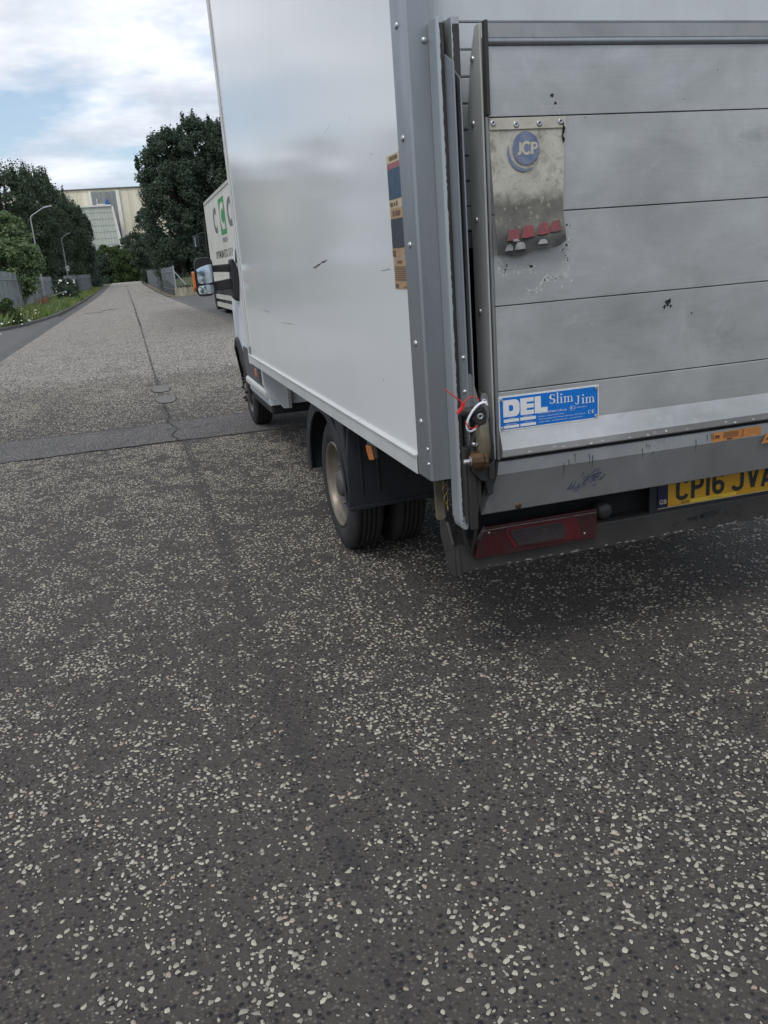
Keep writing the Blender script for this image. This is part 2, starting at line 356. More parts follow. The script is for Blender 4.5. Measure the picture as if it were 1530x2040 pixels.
def mat_alu(name, c, rough, metal, blotch, streak=(1, 1, 1), dirt=(0.10, 0.10, 0.095), damt=0.3, dscale=7, pale=0.25, grain=None):
    s = NT(name)
    k = s.ramp(s.noise(3.5, 7, 0.62, streak, 0.3), [(0.28, tuple(v*(1-blotch) for v in c)), (0.55, c), (0.8, tuple(min(1, v*(1+blotch)) for v in c))])
    k = s.mix(s.ramp(s.noise(9, 8, 0.7, (1, 1, 0.6), 0.6, (4, 4, 4)), [(0.55, 0.0), (0.8, pale)]), k, tuple(min(1, v*1.35) for v in c))
    k = s.mix(s.ramp(s.noise(dscale, 9, 0.72, streak, 0.4, (9, 2, 6)), [(0.58, 0.0), (0.82, damt)]), k, dirt)
    k = s.mix(s.ramp(s.noise(70, 3, 0.6, None, 0, (2, 7, 5)), [(0.77, 0.0), (0.83, 0.45)]), k, (0.08, 0.078, 0.072))
    if grain: k = s.mix(s.ramp(s.noise(60, 5, 0.7, grain, 0, (1, 5, 9)), [(0.42, 0.0), (0.75, 0.16)]), k, tuple(v*.62 for v in c)); k = s.mix(s.ramp(s.noise(34, 4, 0.7, grain, 0, (3, 1, 4)), [(0.60, 0.0), (0.74, 0.18)]), k, tuple(min(1, v*1.35) for v in c))
    s.base(k); s.metal(metal)
    s.rough(s.ramp(s.noise(5, 7, 0.65, streak, 0.2, (6, 6, 1)), [(0.3, rough-0.1), (0.7, rough+0.12)]))
    s.bump(s.noise(220, 3, 0.6, (0.15, 1, 1)), 0.06, 0.001); MAT[name] = s.m
mat_alu('alu_plank', (0.50, 0.51, 0.51), 0.44, 0.55, 0.30, (0.7, 1, 1.2), (0.12, 0.12, 0.11), 0.6, 4, .55, (0.06, 1, 2.5))
mat_alu('alu_post', (0.315, 0.338, 0.362), 0.40, 0.65, 0.16, (1, 1, 0.25), damt=0.6, grain=(2.5, 2.5, 0.06))
mat_alu('alu_pale', (0.56, 0.58, 0.565), 0.48, 0.25, 0.16, (1, 1, 0.3), damt=0.6)
mat_alu('alu_dirty', (0.29, 0.30, 0.305), 0.5, 0.6, 0.28, (1, 1, 0.5), damt=0.75, dscale=9)  # real dirt, plus a darker base that paints in shade on the low flap
mat_alu('steel_runner', (0.42, 0.46, 0.48), 0.40, 0.5, 0.18, (1, 1, 0.2), (0.035, 0.033, 0.03), 0.85, 8)
mat_alu('steel_dark', (0.062, 0.060, 0.058), 0.5, 0.5, 0.4, (1, 1, 0.6), (0.02, 0.02, 0.02), 0.7, 14)
mat_alu('greasy_tan', (0.20, 0.168, 0.115), 0.42, 0.3, 0.5, (1, 1, 0.6), (0.03, 0.028, 0.02), 0.8, 22)
mat('bronze', (0.15, 0.085, 0.045), 0.45, 0.6, var=0.4, scale=40, dirt=(0.02, 0.018, 0.015), dirt_amt=0.8, dirt_scale=30)
mat('rivet', (0.50, 0.51, 0.52), 0.35, 0.8, var=0.15, scale=60)
mat('gap_black', (0.012, 0.012, 0.012), 0.5, var=0.3, scale=30)  # near-black for the runner slot, slider groove and hinge gap
mat('black_plastic', (0.016, 0.017, 0.020), 0.5, var=0.25, scale=4, dirt=(0.05, 0.05, 0.05), dirt_amt=0.35, dirt_scale=5, spec=0.4)
mat('mudguard', (0.018, 0.020, 0.026), 0.55, var=0.25, scale=4, dirt=(0.06, 0.06, 0.065), dirt_amt=0.4, dirt_scale=4, spec=0.4)
mat('grey_plastic', (0.085, 0.088, 0.09), 0.6, var=0.15, scale=5)
mat('rubber', (0.017, 0.017, 0.018), 0.8, var=0.3, scale=10, dirt=(0.05, 0.047, 0.045), dirt_amt=0.5, dirt_scale=6, bump=0.2, bscale=120)
mat_alu('rim', (0.21, 0.18, 0.145), 0.42, 0.5, 0.35, (1, 1, 1), (0.07, 0.042, 0.026), 0.9, 11, .35)
mat_alu('disc', (0.13, 0.125, 0.12), 0.55, 0.3, 0.45, (1, 1, 1), (0.045, 0.030, 0.022), 0.9, 14, .5)
mat('rim_front', (0.30, 0.27, 0.21), 0.5, 0.5, var=0.25, scale=12, dirt=(0.06, 0.05, 0.04), dirt_amt=0.8, dirt_scale=12)
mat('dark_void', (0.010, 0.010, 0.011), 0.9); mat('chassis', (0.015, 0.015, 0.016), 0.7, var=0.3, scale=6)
mat('plywood', (0.10, 0.08, 0.06), 0.8, var=0.2)
mat('shutter', (0.60, 0.64, 0.66), 0.4, var=0.05, scale=3, dirt=(0.30, 0.30, 0.29), dirt_amt=0.35, dirt_scale=5)
mat('blue_print', (0.002, 0.155, 0.56), 0.4, var=0.06, scale=10); mat('white_print', (0.72, 0.73, 0.74), 0.45, var=0.04, scale=30)
mat('plate_metal', (0.74, 0.75, 0.75), 0.4, 0.1, var=0.08, scale=20)
mat('canvas', (0.56, 0.54, 0.46), 0.75, var=0.08, scale=14, dirt=(0.14, 0.13, 0.105), dirt_amt=0.55, dirt_scale=12, bump=0.3, bscale=80)
def mat_flag():
    s = NT('flag_canvas'); sep = s.n('ShaderNodeSeparateXYZ'); s.l(s.pos, sep.inputs[0])
    z = s.math('ADD', sep.outputs[2], s.math('MULTIPLY', s.math('SUBTRACT', s.noise(22, 6, .65), .5), .075))
    c = s.ramp(s.noise(14, 5, .6), [(.3, (.42, .405, .345)), (.7, (.54, .52, .45))])
    c = s.mix(s.ramp(s.noise(24, 9, .75, None, .6), [(.50, 0.0), (.66, .8)]), c, (.17, .16, .135))
    d = s.ramp(s.noise(18, 6, .65), [(.3, (.10, .097, .085)), (.7, (.20, .19, .165))]); d = s.mix(s.ramp(s.noise(60, 6, .7), [(.58, 0.0), (.66, .8)]), d, (.50, .48, .41))
    k = s.ramp(s.noise(25, 6, .6), [(.3, (.035, .035, .034)), (.7, (.085, .085, .08))])
    mr = s.n('ShaderNodeMapRange'); s.l(z, mr.inputs[0]); mr.inputs[1].default_value = 1.605; mr.inputs[2].default_value = 1.575
    c = s.mix(mr.outputs[0], c, d)
    mr = s.n('ShaderNodeMapRange'); s.l(z, mr.inputs[0]); mr.inputs[1].default_value = 1.512; mr.inputs[2].default_value = 1.476
    c = s.mix(mr.outputs[0], c, k); s.base(c); s.rough(.75); s.bump(s.noise(45, 6, .65), .5, .004); MAT['flag'] = s.m
mat_flag()
mat('canvas_dirty', (0.20, 0.19, 0.165), 0.8, var=0.25, scale=18, dirt=(0.42, 0.40, 0.35), dirt_amt=0.6, dirt_scale=28, bump=0.4, bscale=90)
mat('canvas_dark', (0.085, 0.085, 0.083), 0.7, var=0.3, scale=20, dirt=(0.2, 0.2, 0.19), dirt_amt=0.5, dirt_scale=25)
mat('logo_blue', (0.115, 0.16, 0.28), 0.75, var=0.2, scale=40, dirt=(0.30, 0.31, 0.32), dirt_amt=0.7, dirt_scale=30)
mat('red_reflex', (0.30, 0.030, 0.038), 0.5, var=0.35, scale=60, dirt=(0.10, 0.065, 0.06), dirt_amt=1.0, dirt_scale=45)
mat('white_reflex', (0.38, 0.39, 0.385), 0.55, var=0.2, scale=50, dirt=(0.14, 0.14, 0.135), dirt_amt=0.9, dirt_scale=40)
mat('lamp_red', (0.036, 0.003, 0.005), 0.5, var=0.25, scale=8, dirt=(0.035, 0.012, 0.012), dirt_amt=0.7, dirt_scale=9)
mat('lamp_red_bright', (0.07, 0.004, 0.007), 0.45, var=0.2, scale=8); mat('lamp_clear', (0.030, 0.024, 0.025), 0.4, var=0.25, scale=14)
mat('amber', (0.62, 0.17, 0.02), 0.25, var=0.1, scale=20); mat('amber_dull', (0.50, 0.21, 0.055), 0.5, var=0.15, scale=25, dirt=(0.18, 0.09, 0.04), dirt_amt=0.5, dirt_scale=20)
mat('tan_label', (0.46, 0.29, 0.16), 0.55, var=0.1, scale=15, dirt=(0.22, 0.15, 0.1), dirt_amt=0.4, dirt_scale=25)
mat('cream_label', (0.55, 0.47, 0.30), 0.55, var=0.08, scale=15); mat('maroon_label', (0.34, 0.10, 0.11), 0.5, var=0.1, scale=15)
mat('navy_label', (0.030, 0.070, 0.125), 0.5, var=0.12, scale=12); mat('slate_label', (0.032, 0.043, 0.052), 0.5, var=0.12, scale=12)
mat('ink', (0.020, 0.020, 0.022), 0.6, var=0.1); mat('ink_grey', (0.085, 0.08, 0.075), 0.6, var=0.1); mat('ink_brown', (0.17, 0.10, 0.06), 0.6)
mat('plate_yellow', (0.56, 0.30, 0.014), 0.4, var=0.08, scale=10, dirt=(0.38, 0.24, 0.02), dirt_amt=0.4, dirt_scale=8)
mat('plate_yellow_bright', (0.72, 0.50, 0.05), 0.35, var=0.05); mat('plate_blue', (0.010, 0.016, 0.055), 0.35, var=0.1); mat('plate_cream', (0.42, 0.38, 0.28), 0.5)
mat('bumper_grey', (0.048, 0.046, 0.043), 0.55, 0.25, var=0.25, scale=5, dirt=(0.022, 0.022, 0.022), dirt_amt=0.7, dirt_scale=6)
mat('brass', (0.55, 0.40, 0.14), 0.35, 0.8, var=0.2, scale=50); mat('brown_rubber', (0.10, 0.085, 0.065), 0.7, var=0.3, scale=15)
mat('seal_red', (0.62, 0.025, 0.025), 0.4, var=0.1); mat('tie_white', (0.78, 0.78, 0.84), 0.35, var=0.04)
mat('mirror_glass', (0.50, 0.56, 0.58), 0.03, 1.0, var=0.02); mat('glass_dark', (0.02, 0.025, 0.03), 0.06, 0.0, var=0.1)
mat('scuff_blue', (0.055, 0.070, 0.135), 0.6, var=0.3, scale=60); mat('scuff_black', (0.02, 0.02, 0.02), 0.7, var=0.3, scale=60)
mat('scuff_pale', (0.60, 0.61, 0.60), 0.6, var=0.1, scale=60); mat('scuff_dull', (0.50, 0.505, 0.49), 0.6, var=0.2, scale=60)
mat('scuff_glint_grey', (0.20, 0.20, 0.195), 0.6, var=0.2, scale=40)
mat('lorry_cream', (0.72, 0.705, 0.64), 0.45, var=0.05, scale=1, dirt=(0.45, 0.43, 0.36), dirt_amt=0.4, dirt_scale=1)
mat('lorry_rail', (0.55, 0.54, 0.49), 0.5, var=0.08); mat('lorry_green', (0.018, 0.26, 0.075), 0.45, var=0.05); mat('lorry_grey', (0.13, 0.135, 0.13), 0.5, var=0.05)
mat('lorry_cab', (0.025, 0.027, 0.03), 0.4, var=0.1)

# ------------------------------------------------------------------ ground, road, pavements
YB = [-400, -120, -60, -20, 0, 14, 22, 34, 45, 63, 70, 80, 90, 100, 110, 120, 130, 140, 150, 160, 170, 180, 190, 200, 210, 220, 260, 500, 3000]
def sheet(name, x0, x1, ys, dz, m, kind='structure', parent=None):
    mb = MB(); fx0 = x0 if callable(x0) else (lambda y: x0); fx1 = x1 if callable(x1) else (lambda y: x1)
    vs = []
    for y in ys: vs += [(fx0(y), y, zt(y)+dz), (fx1(y), y, zt(y)+dz)]
    mb.add(vs, [(2*i, 2*i+1, 2*i+3, 2*i+2) for i in range(len(ys)-1)])
    o = build(name, mb, m, parent, recalc=False); o['kind'] = kind; return o
def between(a, b, extra=()): return sorted(set([a, b]+[y for y in YB if a < y < b]+list(extra)))
sheet('ground', -2500, 2500, YB, -0.035, 'ground')
RX0, RX1 = -2.75, 2.82
sheet('road', RX0, RX1, between(-24, 12), 0.0, 'road'); sheet('road', RX0, RX1, between(12, 186), 0.0, 'road_far')
sheet('cross_road', -2.75, 90, between(186, 201), -0.004, 'road_far')
def band_edge(x, top): return (8.86 + 0.012*x + 0.03*math.sin(x*2.1)+0.012*math.sin(x*9.3)+0.008*math.sin(x*23)) if top else (7.76 - 0.03*x + 0.03*math.sin(x*1.7+1)+0.012*math.sin(x*8.1)+.008*math.sin(x*21))
mb = MB(); xs = [RX0+(RX1-RX0)*i/120 for i in range(121)]; vs = []
for x in xs: vs += [(x, band_edge(x, 0), 0.004), (x, band_edge(x, 1), 0.004)]
mb.add(vs, [(2*i, 2*i+2, 2*i+3, 2*i+1) for i in range(120)]); o = build('trench_strip', mb, 'trench', recalc=False); o['kind'] = 'structure'
def crack(name, pts, wd, z=0.007, m='crack'):
    mb = MB(); rnd = random.Random(name+str(pts[0])); P = []
    for (ax, ay), (bx_, by) in zip(pts[:-1], pts[1:]):
        n = max(2, min(160, int(math.hypot(bx_-ax, by-ay)/0.05)))
        for i in range(n): P.append((ax+(bx_-ax)*i/n, ay+(by-ay)*i/n))
    P.append(pts[-1])
    l = []
    for i, p in enumerate(P):
        j = max(0.012, wd*.28)*min(1, i, len(P)-1-i); l.append((p[0]+rnd.uniform(-j, j), p[1]+rnd.uniform(-j, j)))
    ws = [wd*rnd.uniform(0.12, 1.25) for _ in l]
    ribbon(mb, l, ws, lambda x, y: (x, y, zt(y)+z)); o = build(name, mb, m, recalc=False); o['kind'] = 'structure'; return o
crack('trench_joint', [(x, band_edge(x, 1)) for x in xs[::3]], 0.012)
crack('trench_joint', [(x, band_edge(x, 0)) for x in xs[:66:3]], 0.022)
crack('trench_joint', [(x, band_edge(x, 0)) for x in xs[63::3]], 0.010)
crack('road_crack', [(0.26, 7.76), (0.20, 8.1), (0.28, 8.4), (0.20, 8.86), (0.24, 9.3), (0.21, 10.1)], 0.02)
crack('road_crack', [(0.05, 8.55), (0.24, 8.4), (0.42, 8.35), (0.60, 8.45)], 0.012)
crack('road_seam', [(0.22, 12.2), (0.22, 16), (0.25, 28)], 0.036, 0.003, 'seam')
crack('road_seam', [(0.25, 28), (0.25, 56), (0.2, 100), (0.0, 160)], 0.085, 0.004, 'seam')
crack('road_crack', [(1.0, 50), (2.6, 51)], 0.25, 0.004, 'seam'); crack('road_crack', [(0.9, 38), (2.7, 39.2)], 0.16, 0.004, 'seam')
crack('road_crack', [(-1.3, 47), (-0.6, 48)], 0.5, 0.004, 'seam'); crack('road_crack', [(-2.2, 44.5), (-1.3, 45)], 0.5, 0.004, 'seam')
PATCH = [(0.24, 11.72, 0.115, 0.36), (0.26, 10.64, 0.115, 0.34)]
for (px, py, ax, ay) in PATCH:
    mb = MB(); rnd = random.Random(int(py*10)); pts = []
    for i in range(28):
        t = 2*math.pi*i/28; e = 2.6; q = 1+rnd.uniform(-.05, .05)
        cx_, sy_ = math.cos(t), math.sin(t)
        pts.append((px+ax*q*math.copysign(abs(cx_)**(2/e), cx_), py+ay*q*math.copysign(abs(sy_)**(2/e), sy_), 0.009))
    mb.add(pts, [tuple(range(28))]); o = build('road_patch', mb, 'grey_fill', recalc=False); o['kind'] = 'structure'
# left gutter, side entrance and right yard
sheet('gutter', lambda y: -3.02-0.006*max(0, y-15), RX0, between(-60, 150), 0.0, 'gutter')
ENT = [(-14, 30.5), (-8, 31.6), (-5.6, 32.6), (-4.62, 33.6), (-4.05, 36.0), (-3.72, 40.0), (-3.5, 44.0)]
mb = MB(); vs = [(-3.02, -60, 0.0), (-14, -60, 0.0), (-14, 15, 0.0)] + [(x, y, 0.0) for x, y in ENT] + [(-3.19, 44, 0.0), (-3.02, 15, 0.0)]
mb.add(vs, [tuple(range(len(vs)))]); o = build('pavement', mb, 'pavement', recalc=False); o['kind'] = 'structure'
sheet('yard', 2.97, 26, between(20, 63.5), 0.0, 'yard')
sheet('road_apron', 2.82, 7.5, between(-60, 20), 0.0, 'road')
sheet('pavement', 7.6, 11, between(-60, 20), 0.06, 'pavement')
sheet('footpath', 2.97, 3.45, between(63.5, 186), 0.02, 'litter')
# kerbs, stone by stone
kst = MB().prism([(-0.07, -0.1), (0.07, -0.1), (0.07, 0.10), (0.055, 0.115), (-0.04, 0.115), (-0.07, 0.09)], 'y', -0.455, 0.455)
def kerb(path, dz, name='kerb'):
    root = empty(name, (path[0][0], path[0][1], 0), kind='structure'); src = None
    d = 0.0; i = 0; pts = []
    seglen = [math.hypot(b[0]-a[0], b[1]-a[1]) for a, b in zip(path[:-1], path[1:])]
    tot = sum(seglen); s = 0.46
    while s < tot-0.4:
        acc = 0
        for k, sl in enumerate(seglen):
            if acc+sl >= s:
                t = (s-acc)/sl; a, b = path[k], path[k+1]
                pts.append((a[0]+(b[0]-a[0])*t, a[1]+(b[1]-a[1])*t, math.atan2(-(b[0]-a[0]), b[1]-a[1]))); break
            acc += sl
        s += 0.92
    for (x, y, a) in pts:
        if src is None: src = build('kerb_stone', kst, 'kerb', root, origin=(0, 0, 0)); o = src; o.location = Vector((x, y, zt(y)+dz))-WL[root.name]
        else: o = copy_of(src, (x, y, zt(y)+dz), root)
        o.rotation_euler = (0, 0, a+random.uniform(-.006, .006))
    return root
kerb([(x, y) for x, y in ENT[1:]]+[(-3.45, 60), (-3.6, 90), (-3.8, 150)], 0.0)
kerb([(2.895, 64), (2.895, 120), (2.95, 150)], 0.0)
kerb([(2.895, 20), (2.895, 64)], -0.085)

# ------------------------------------------------------------------ loose and bedded chippings (real stones in the near road surface)
def vnoise(x, y, s, seed):
    g = np.random.default_rng(seed).random((64, 64)); u = x/s; v = y/s
    i = np.floor(u).astype(int); j = np.floor(v).astype(int); a = u-i; b = v-j; a = a*a*(3-2*a); b = b*b*(3-2*b)
    q = lambda p, k: g[p % 64, k % 64]
    return (q(i, j)*(1-a)+q(i+1, j)*a)*(1-b)+(q(i, j+1)*(1-a)+q(i+1, j+1)*a)*b
def chips(name, x0, x1, y0, y1, cell, dens, sides, seed, smin, smax, con=2.6, rim=True, zo=0.0):
    g = np.random.default_rng(seed); nx = int((x1-x0)/cell); ny = int((y1-y0)/cell)
    X, Y = np.meshgrid(x0+(np.arange(nx)+.5)*cell, y0+(np.arange(ny)+.5)*cell); X = X.ravel(); Y = Y.ravel()
    X = X+g.uniform(-.42, .42, X.size)*cell; Y = Y+g.uniform(-.42, .42, X.size)*cell
    nv = 0.6*vnoise(X, Y, 0.065, seed+1)+0.4*vnoise(X, Y*.7, 0.19, seed+2); nb = vnoise(X+20, Y*.35, 0.42, seed+3)
    p = np.clip((nv-0.5)*con+0.60, 0.05, 1)*dens(X, Y)*(0.68+0.55*nb)
    k = g.random(X.size) < p
    k &= X > -(1.35+.14*Y)
    for (px, py, ax, ay) in PATCH: k &= ((X-px)/(ax+.02))**2+((Y-py)/(ay+.03))**2 > 1.0
    X = X[k]; Y = Y[k]; n = X.size
    size = smin+(smax-smin)*g.random(n)**1.25; el = g.uniform(1.0, 1.9, n); rot = g.uniform(0, 2*np.pi, n); hh = g.uniform(.0012, .0034, n)*(size/0.016)
    ang = (np.arange(sides)[None]+g.uniform(-.33, .33, (n, sides)))*2*np.pi/sides
    rad = (size/2)[:, None]*g.uniform(.55, 1.22, (n, sides))
    px = rad*np.cos(ang)*el[:, None]**.5; py = rad*np.sin(ang)/el[:, None]**.5
    c, s_ = np.cos(rot)[:, None], np.sin(rot)[:, None]; qx = px*c-py*s_; qy = px*s_+py*c
    tilt = g.normal(0, .10, (n, 2)); ts = 0.86
    V = np.zeros((n, 3*sides, 3)); V[:, :sides, 0] = X[:, None]+qx; V[:, :sides, 1] = Y[:, None]+qy; V[:, :sides, 2] = 0.0004+zo
    V[:, sides:2*sides, 0] = X[:, None]+qx*ts; V[:, sides:2*sides, 1] = Y[:, None]+qy*ts
    V[:, sides:2*sides, 2] = zo+np.maximum(hh[:, None]+qx*tilt[:, :1]+qy*tilt[:, 1:]+g.uniform(-.0004, .0004, (n, sides)), 0.0011)
    wr = (1+.0022/(size/2))[:, None]; V[:, 2*sides:, 0] = X[:, None]+qx*wr; V[:, 2*sides:, 1] = Y[:, None]+qy*wr; V[:, 2*sides:, 2] = 0.0003+g.uniform(0, .0006, (n, 1))
    base = (np.arange(n)*3*sides)[:, None]
    i = np.arange(sides); j = (i+1) % sides
    quads = (base[:, :, None]+np.stack([i, j, j+sides, i+sides], 1)[None]).reshape(n, -1)
    rim_ = (base[:, :, None]+np.stack([i+2*sides, j+2*sides, j, i], 1)[None]).reshape(n, -1)         # flat dark ring paints in the shade of the binder gap round each stone
    cap = base+np.arange(sides, 2*sides)[None]
    loops = np.concatenate([quads, rim_, cap] if rim else [quads, cap], 1).ravel()
    tot = np.tile(np.array([4]*((2 if rim else 1)*sides)+[sides]), n); start = np.concatenate([[0], np.cumsum(tot)[:-1]])
    mi = np.tile(np.array([0]*sides+([1]*sides if rim else [])+[0]), n)
    me = bpy.data.meshes.new(name); me.vertices.add(n*3*sides); me.vertices.foreach_set('co', V.ravel())
    me.loops.add(loops.size); me.loops.foreach_set('vertex_index', loops.astype(np.int32))
    me.polygons.add(tot.size); me.polygons.foreach_set('loop_start', start.astype(np.int32)); me.polygons.foreach_set('loop_total', tot.astype(np.int32)); me.polygons.foreach_set('material_index', mi.astype(np.int32))
    me.materials.append(MAT['chip']); me.materials.append(MAT['binder_shade']); me.update(calc_edges=True); me.validate()
    o = bpy.data.objects.new(name, me); place(o, (0, 0, 0)); o['kind'] = 'stuff'; return o
def seam_fade(X): return np.clip(np.abs(X-0.30)/0.06, 0.35, 1)
def dn(X, Y): return (0.70+0.24*np.clip((Y-3)/4, 0, 1))*seam_fade(X)*(Y < 7.74-0.03*X)
for (ya, yb, sd_, rm_, sn, lb) in ((0.6, 3.4, 6, True, 21, 'pale stone chippings bedded in the dark asphalt closest to the viewer'), (3.4, 7.8, 5, False, 25, 'pale stone chippings in the asphalt between the viewer and the trench')):
    o = chips('stone_chippings', -2.7, 3.3, ya, yb, 0.0158, dn, sd_, sn, 0.0050, 0.0178, 2.2, rm_); o['label'] = lb; o['category'] = 'chippings'
def dt(X, Y): return 0.34*(Y > 7.80-0.03*X)*(Y < 8.82+.012*X)
o = chips('stone_chippings', -2.7, 2.8, 7.70, 8.92, 0.0150, dt, 5, 41, 0.0035, 0.0105, 1.4, False, 0.004); o['label'] = 'fine pale grit in the trench strip across the road'; o['category'] = 'chippings'
def df(X, Y): return (1.05-0.60*np.clip((11.6-Y)/2.6, 0, 1))*np.clip((14.5-Y)/2.5, 0, 1)*np.clip(np.abs(X-0.22)/0.06, 0.1, 1)*(Y > 8.9+.012*X)
o = chips('stone_chippings', -2.7, 2.8, 8.87, 14.5, 0.0205, df, 5, 31, 0.010, 0.0208, 0.9, False); o['label'] = 'dense pale stone chippings on the road beyond the trench'; o['category'] = 'chippings'

# ------------------------------------------------------------------ vegetation
def leaf_mesh(name, cen, rad, per, size, seed, m, squash=1.0, spike=0.0):
    g = np.random.default_rng(seed); cen = np.asarray(cen, float); rad = np.asarray(rad, float); n = len(cen)*per
    d = g.normal(size=(n, 3)); d /= np.linalg.norm(d, axis=1)[:, None]
    rr_ = g.random(n)**0.45
    C = np.repeat(cen, per, 0); RR = np.repeat(rad, per, 0)
    P = C+d*RR*rr_[:, None]
    if spike: P[:, 2] += spike*g.random(n)**4*np.sign(d[:, 2]).clip(0)
    nrm = d+g.normal(size=(n, 3))*0.7; nrm[:, 2] += 0.35; nrm /= np.linalg.norm(nrm, axis=1)[:, None]
    t = np.cross(nrm, g.normal(size=(n, 3))); t /= np.linalg.norm(t, axis=1)[:, None]; b = np.cross(nrm, t)
    s = size*g.uniform(.55, 1.3, n)[:, None]; el = g.uniform(.45, .8, n)[:, None]
    V = np.stack([P-t*s*.5, P+b*s*el*.5+t*s*.05, P+t*s*.55, P-b*s*el*.5+t*s*.05], 1).reshape(-1, 3)
    org = V.mean(0); V = V-org
    me = bpy.data.meshes.new(name); me.vertices.add(len(V)); me.vertices.foreach_set('co', V.ravel())
    me.loops.add(4*n); me.loops.foreach_set('vertex_index', np.arange(4*n, dtype=np.int32))
    me.polygons.add(n); me.polygons.foreach_set('loop_start', np.arange(0, 4*n, 4, dtype=np.int32)); me.polygons.foreach_set('loop_total', np.full(n, 4, np.int32))
    me.materials.append(MAT[m]); me.update(calc_edges=True)
    return bpy.data.objects.new(name, me), org
def tree(name, x, y, h, w, leafm, seed, label, cat='tree', group=None, base=0.12, per=130, nclump=70, size=0.34, shape='round', d=None, lean=0, cr=(0.6, 1.15), spike=0.0):
    g = random.Random(seed); z0 = zt(y)-0.03; d = d or w
    root = empty(name, (x, y, z0), label, cat, group)
    tr = MB(); tr.tube([(x, y, z0), (x+g.uniform(-.1, .1), y, z0+h*.3), (x+lean*.5, y, z0+h*.62), (x+lean, y, z0+h*.88)], [h*.022+.05, h*.018+.03, h*.010+.02, .02], 8)
    cen, rad = [], []
    for i in range(nclump):
        t = base+(1-base)*(i+0.5)/nclump
        if shape == 'round': prof = math.sin(math.pi*min(1, max(0, (t-base)/(1-base)))**0.8)**0.55
        elif shape == 'cone': prof = (1-(t-base)/(1-base))**0.8*0.95+0.08
        elif shape == 'mass': prof = math.sqrt(max(0, 1-max(0, (t-0.5)/0.56)**2))*(0.5+0.5*min(1, t/.35))
        elif shape == 'hedge': prof = 1.0-0.35*max(0, (t-0.7)/0.3)
        else: prof = min(1, 0.45+1.1*(t-base))*math.sqrt(max(0, 1-max(0, (t-0.62)/0.40)**2))
        a = g.uniform(0, 2*math.pi); q = g.uniform(0.25, 1)**0.5*prof
        rc = g.uniform(*cr)*(0.75 if t > 0.85 else 1)
        cx_, cy_, cz_ = x+lean*t+math.cos(a)*q*(w/2-rc*.5), y+math.sin(a)*q*(d/2-rc*.5), z0+h*t-rc*.5
        cen.append((cx_, cy_, max(cz_, z0+rc*.4))); rad.append((rc, rc, rc*0.72))
        if i % 6 == 0 and t < 0.85: tr.tube([(x+lean*t*.7, y, z0+h*max(.1, t-.18)), (x+(cx_-x)*.6, y+(cy_-y)*.6, z0+h*(t-.05)), (cx_, cy_, cz_)], [h*.008+.02, h*.005+.015, .012], 5)
    for i in range(26 if spike else 0):
        a = g.uniform(0, 6.28); t = g.uniform(.70, 1.0); rc = g.uniform(.25, .5)
        sp = math.sqrt(max(0, 1-((t-.5)/.52)**2))*.52; cen.append((x+lean+math.cos(a)*w*sp, y+math.sin(a)*d*sp*.6, z0+h*t)); rad.append((rc*.6, rc*.6, rc*1.6))
    tk = build('trunk', tr, 'bark', root)
    o, org = leaf_mesh('crown', cen, rad, per, size, seed, leafm, spike=spike); place(o, org, root)
    return root
def belt(name, label, items):
    b = empty(name, (items[0][0], items[0][1], 0), label, 'trees', None, 'stuff')
    for (x, y, h, w_, lm_, sd_, kw) in items:
        t = tree('tree', x, y, h, w_, lm_, sd_, None, None, **kw)
        for ch_ in list(t.children): ch_.parent = b; ch_.location = WL[ch_.name]-WL[b.name]
        bpy.data.objects.remove(t)
LT = 'conifers behind the left fence'
tree('pine_tree', -11.0, 110, 14.0, 10.5, 'leaf_pine', 1, 'tall dark pine at the left picture edge, tallest behind the palisade fence', group=LT, nclump=150, per=270, spike=1.4, size=.26, shape='crown', cr=(.6, 1.35))
tree('pine_tree', -9.6, 130, 15.4, 7.6, 'leaf_pine', 2, 'dark pine with upright shoots rising behind the nearer street lamp', group=LT, nclump=140, per=270, spike=1.5, size=.27, shape='crown', cr=(.7, 1.4))
tree('pine_tree', -7.6, 141, 13.6, 6.4, 'leaf_pine', 3, 'dark pine with feathery side shoots against the cream shed wall', group=LT, nclump=120, per=270, spike=1.2, size=.27, shape='crown', cr=(.7, 1.3))
tree('pine_tree', -6.1, 150, 11.6, 4.8, 'leaf_dark', 4, 'lower dark pine nearest the road bend, beside the white shed wall', group=LT, nclump=110, per=270, spike=1.2, size=.27, shape='crown', cr=(.7, 1.3))
belt('tree_belt', 'dark belt of pines running on beyond the left picture edge', [(x, y, h, w_, 'leaf_pine', 20+i, dict(nclump=70, per=90, size=.5, shape='crown')) for i, (x, y, h, w_) in enumerate([(-16, 78, 12.5, 8), (-22, 72, 12, 8), (-29, 66, 12, 9), (-36, 58, 12, 9), (-42, 46, 12, 10), (-46, 32, 12, 10)])])
tree('willow_tree', -6.0, 53, 5.6, 3.4, 'leaf_light', 5, 'pale green small leaved willow leaning over the left palisade fence', nclump=95, per=230, size=.17, base=.25, cr=(.35, .75), lean=.1)
tree('willow_tree', -8.8, 48, 5.0, 3.4, 'leaf_light', 6, 'pale green willow at the left picture edge behind the fence', nclump=60, per=200, size=.18, base=.25, cr=(.35, .75))
RT = 'broadleaf trees behind the right fence'
tree('broadleaf_tree', 5.9, 91, 15.0, 7.4, 'leaf_dark', 7, 'tall dark broadleaf tree with the leftmost crown beside the cream shed', group=RT, nclump=240, per=300, size=.23, base=.02, shape='mass', spike=.5, cr=(.6, 1.35))
tree('broadleaf_tree', 9.4, 94, 16.4, 8.0, 'leaf_dark', 8, 'tallest dark broadleaf tree rising just left of the white van', group=RT, nclump=240, per=300, size=.23, base=.02, shape='mass', spike=.5, cr=(.6, 1.35))
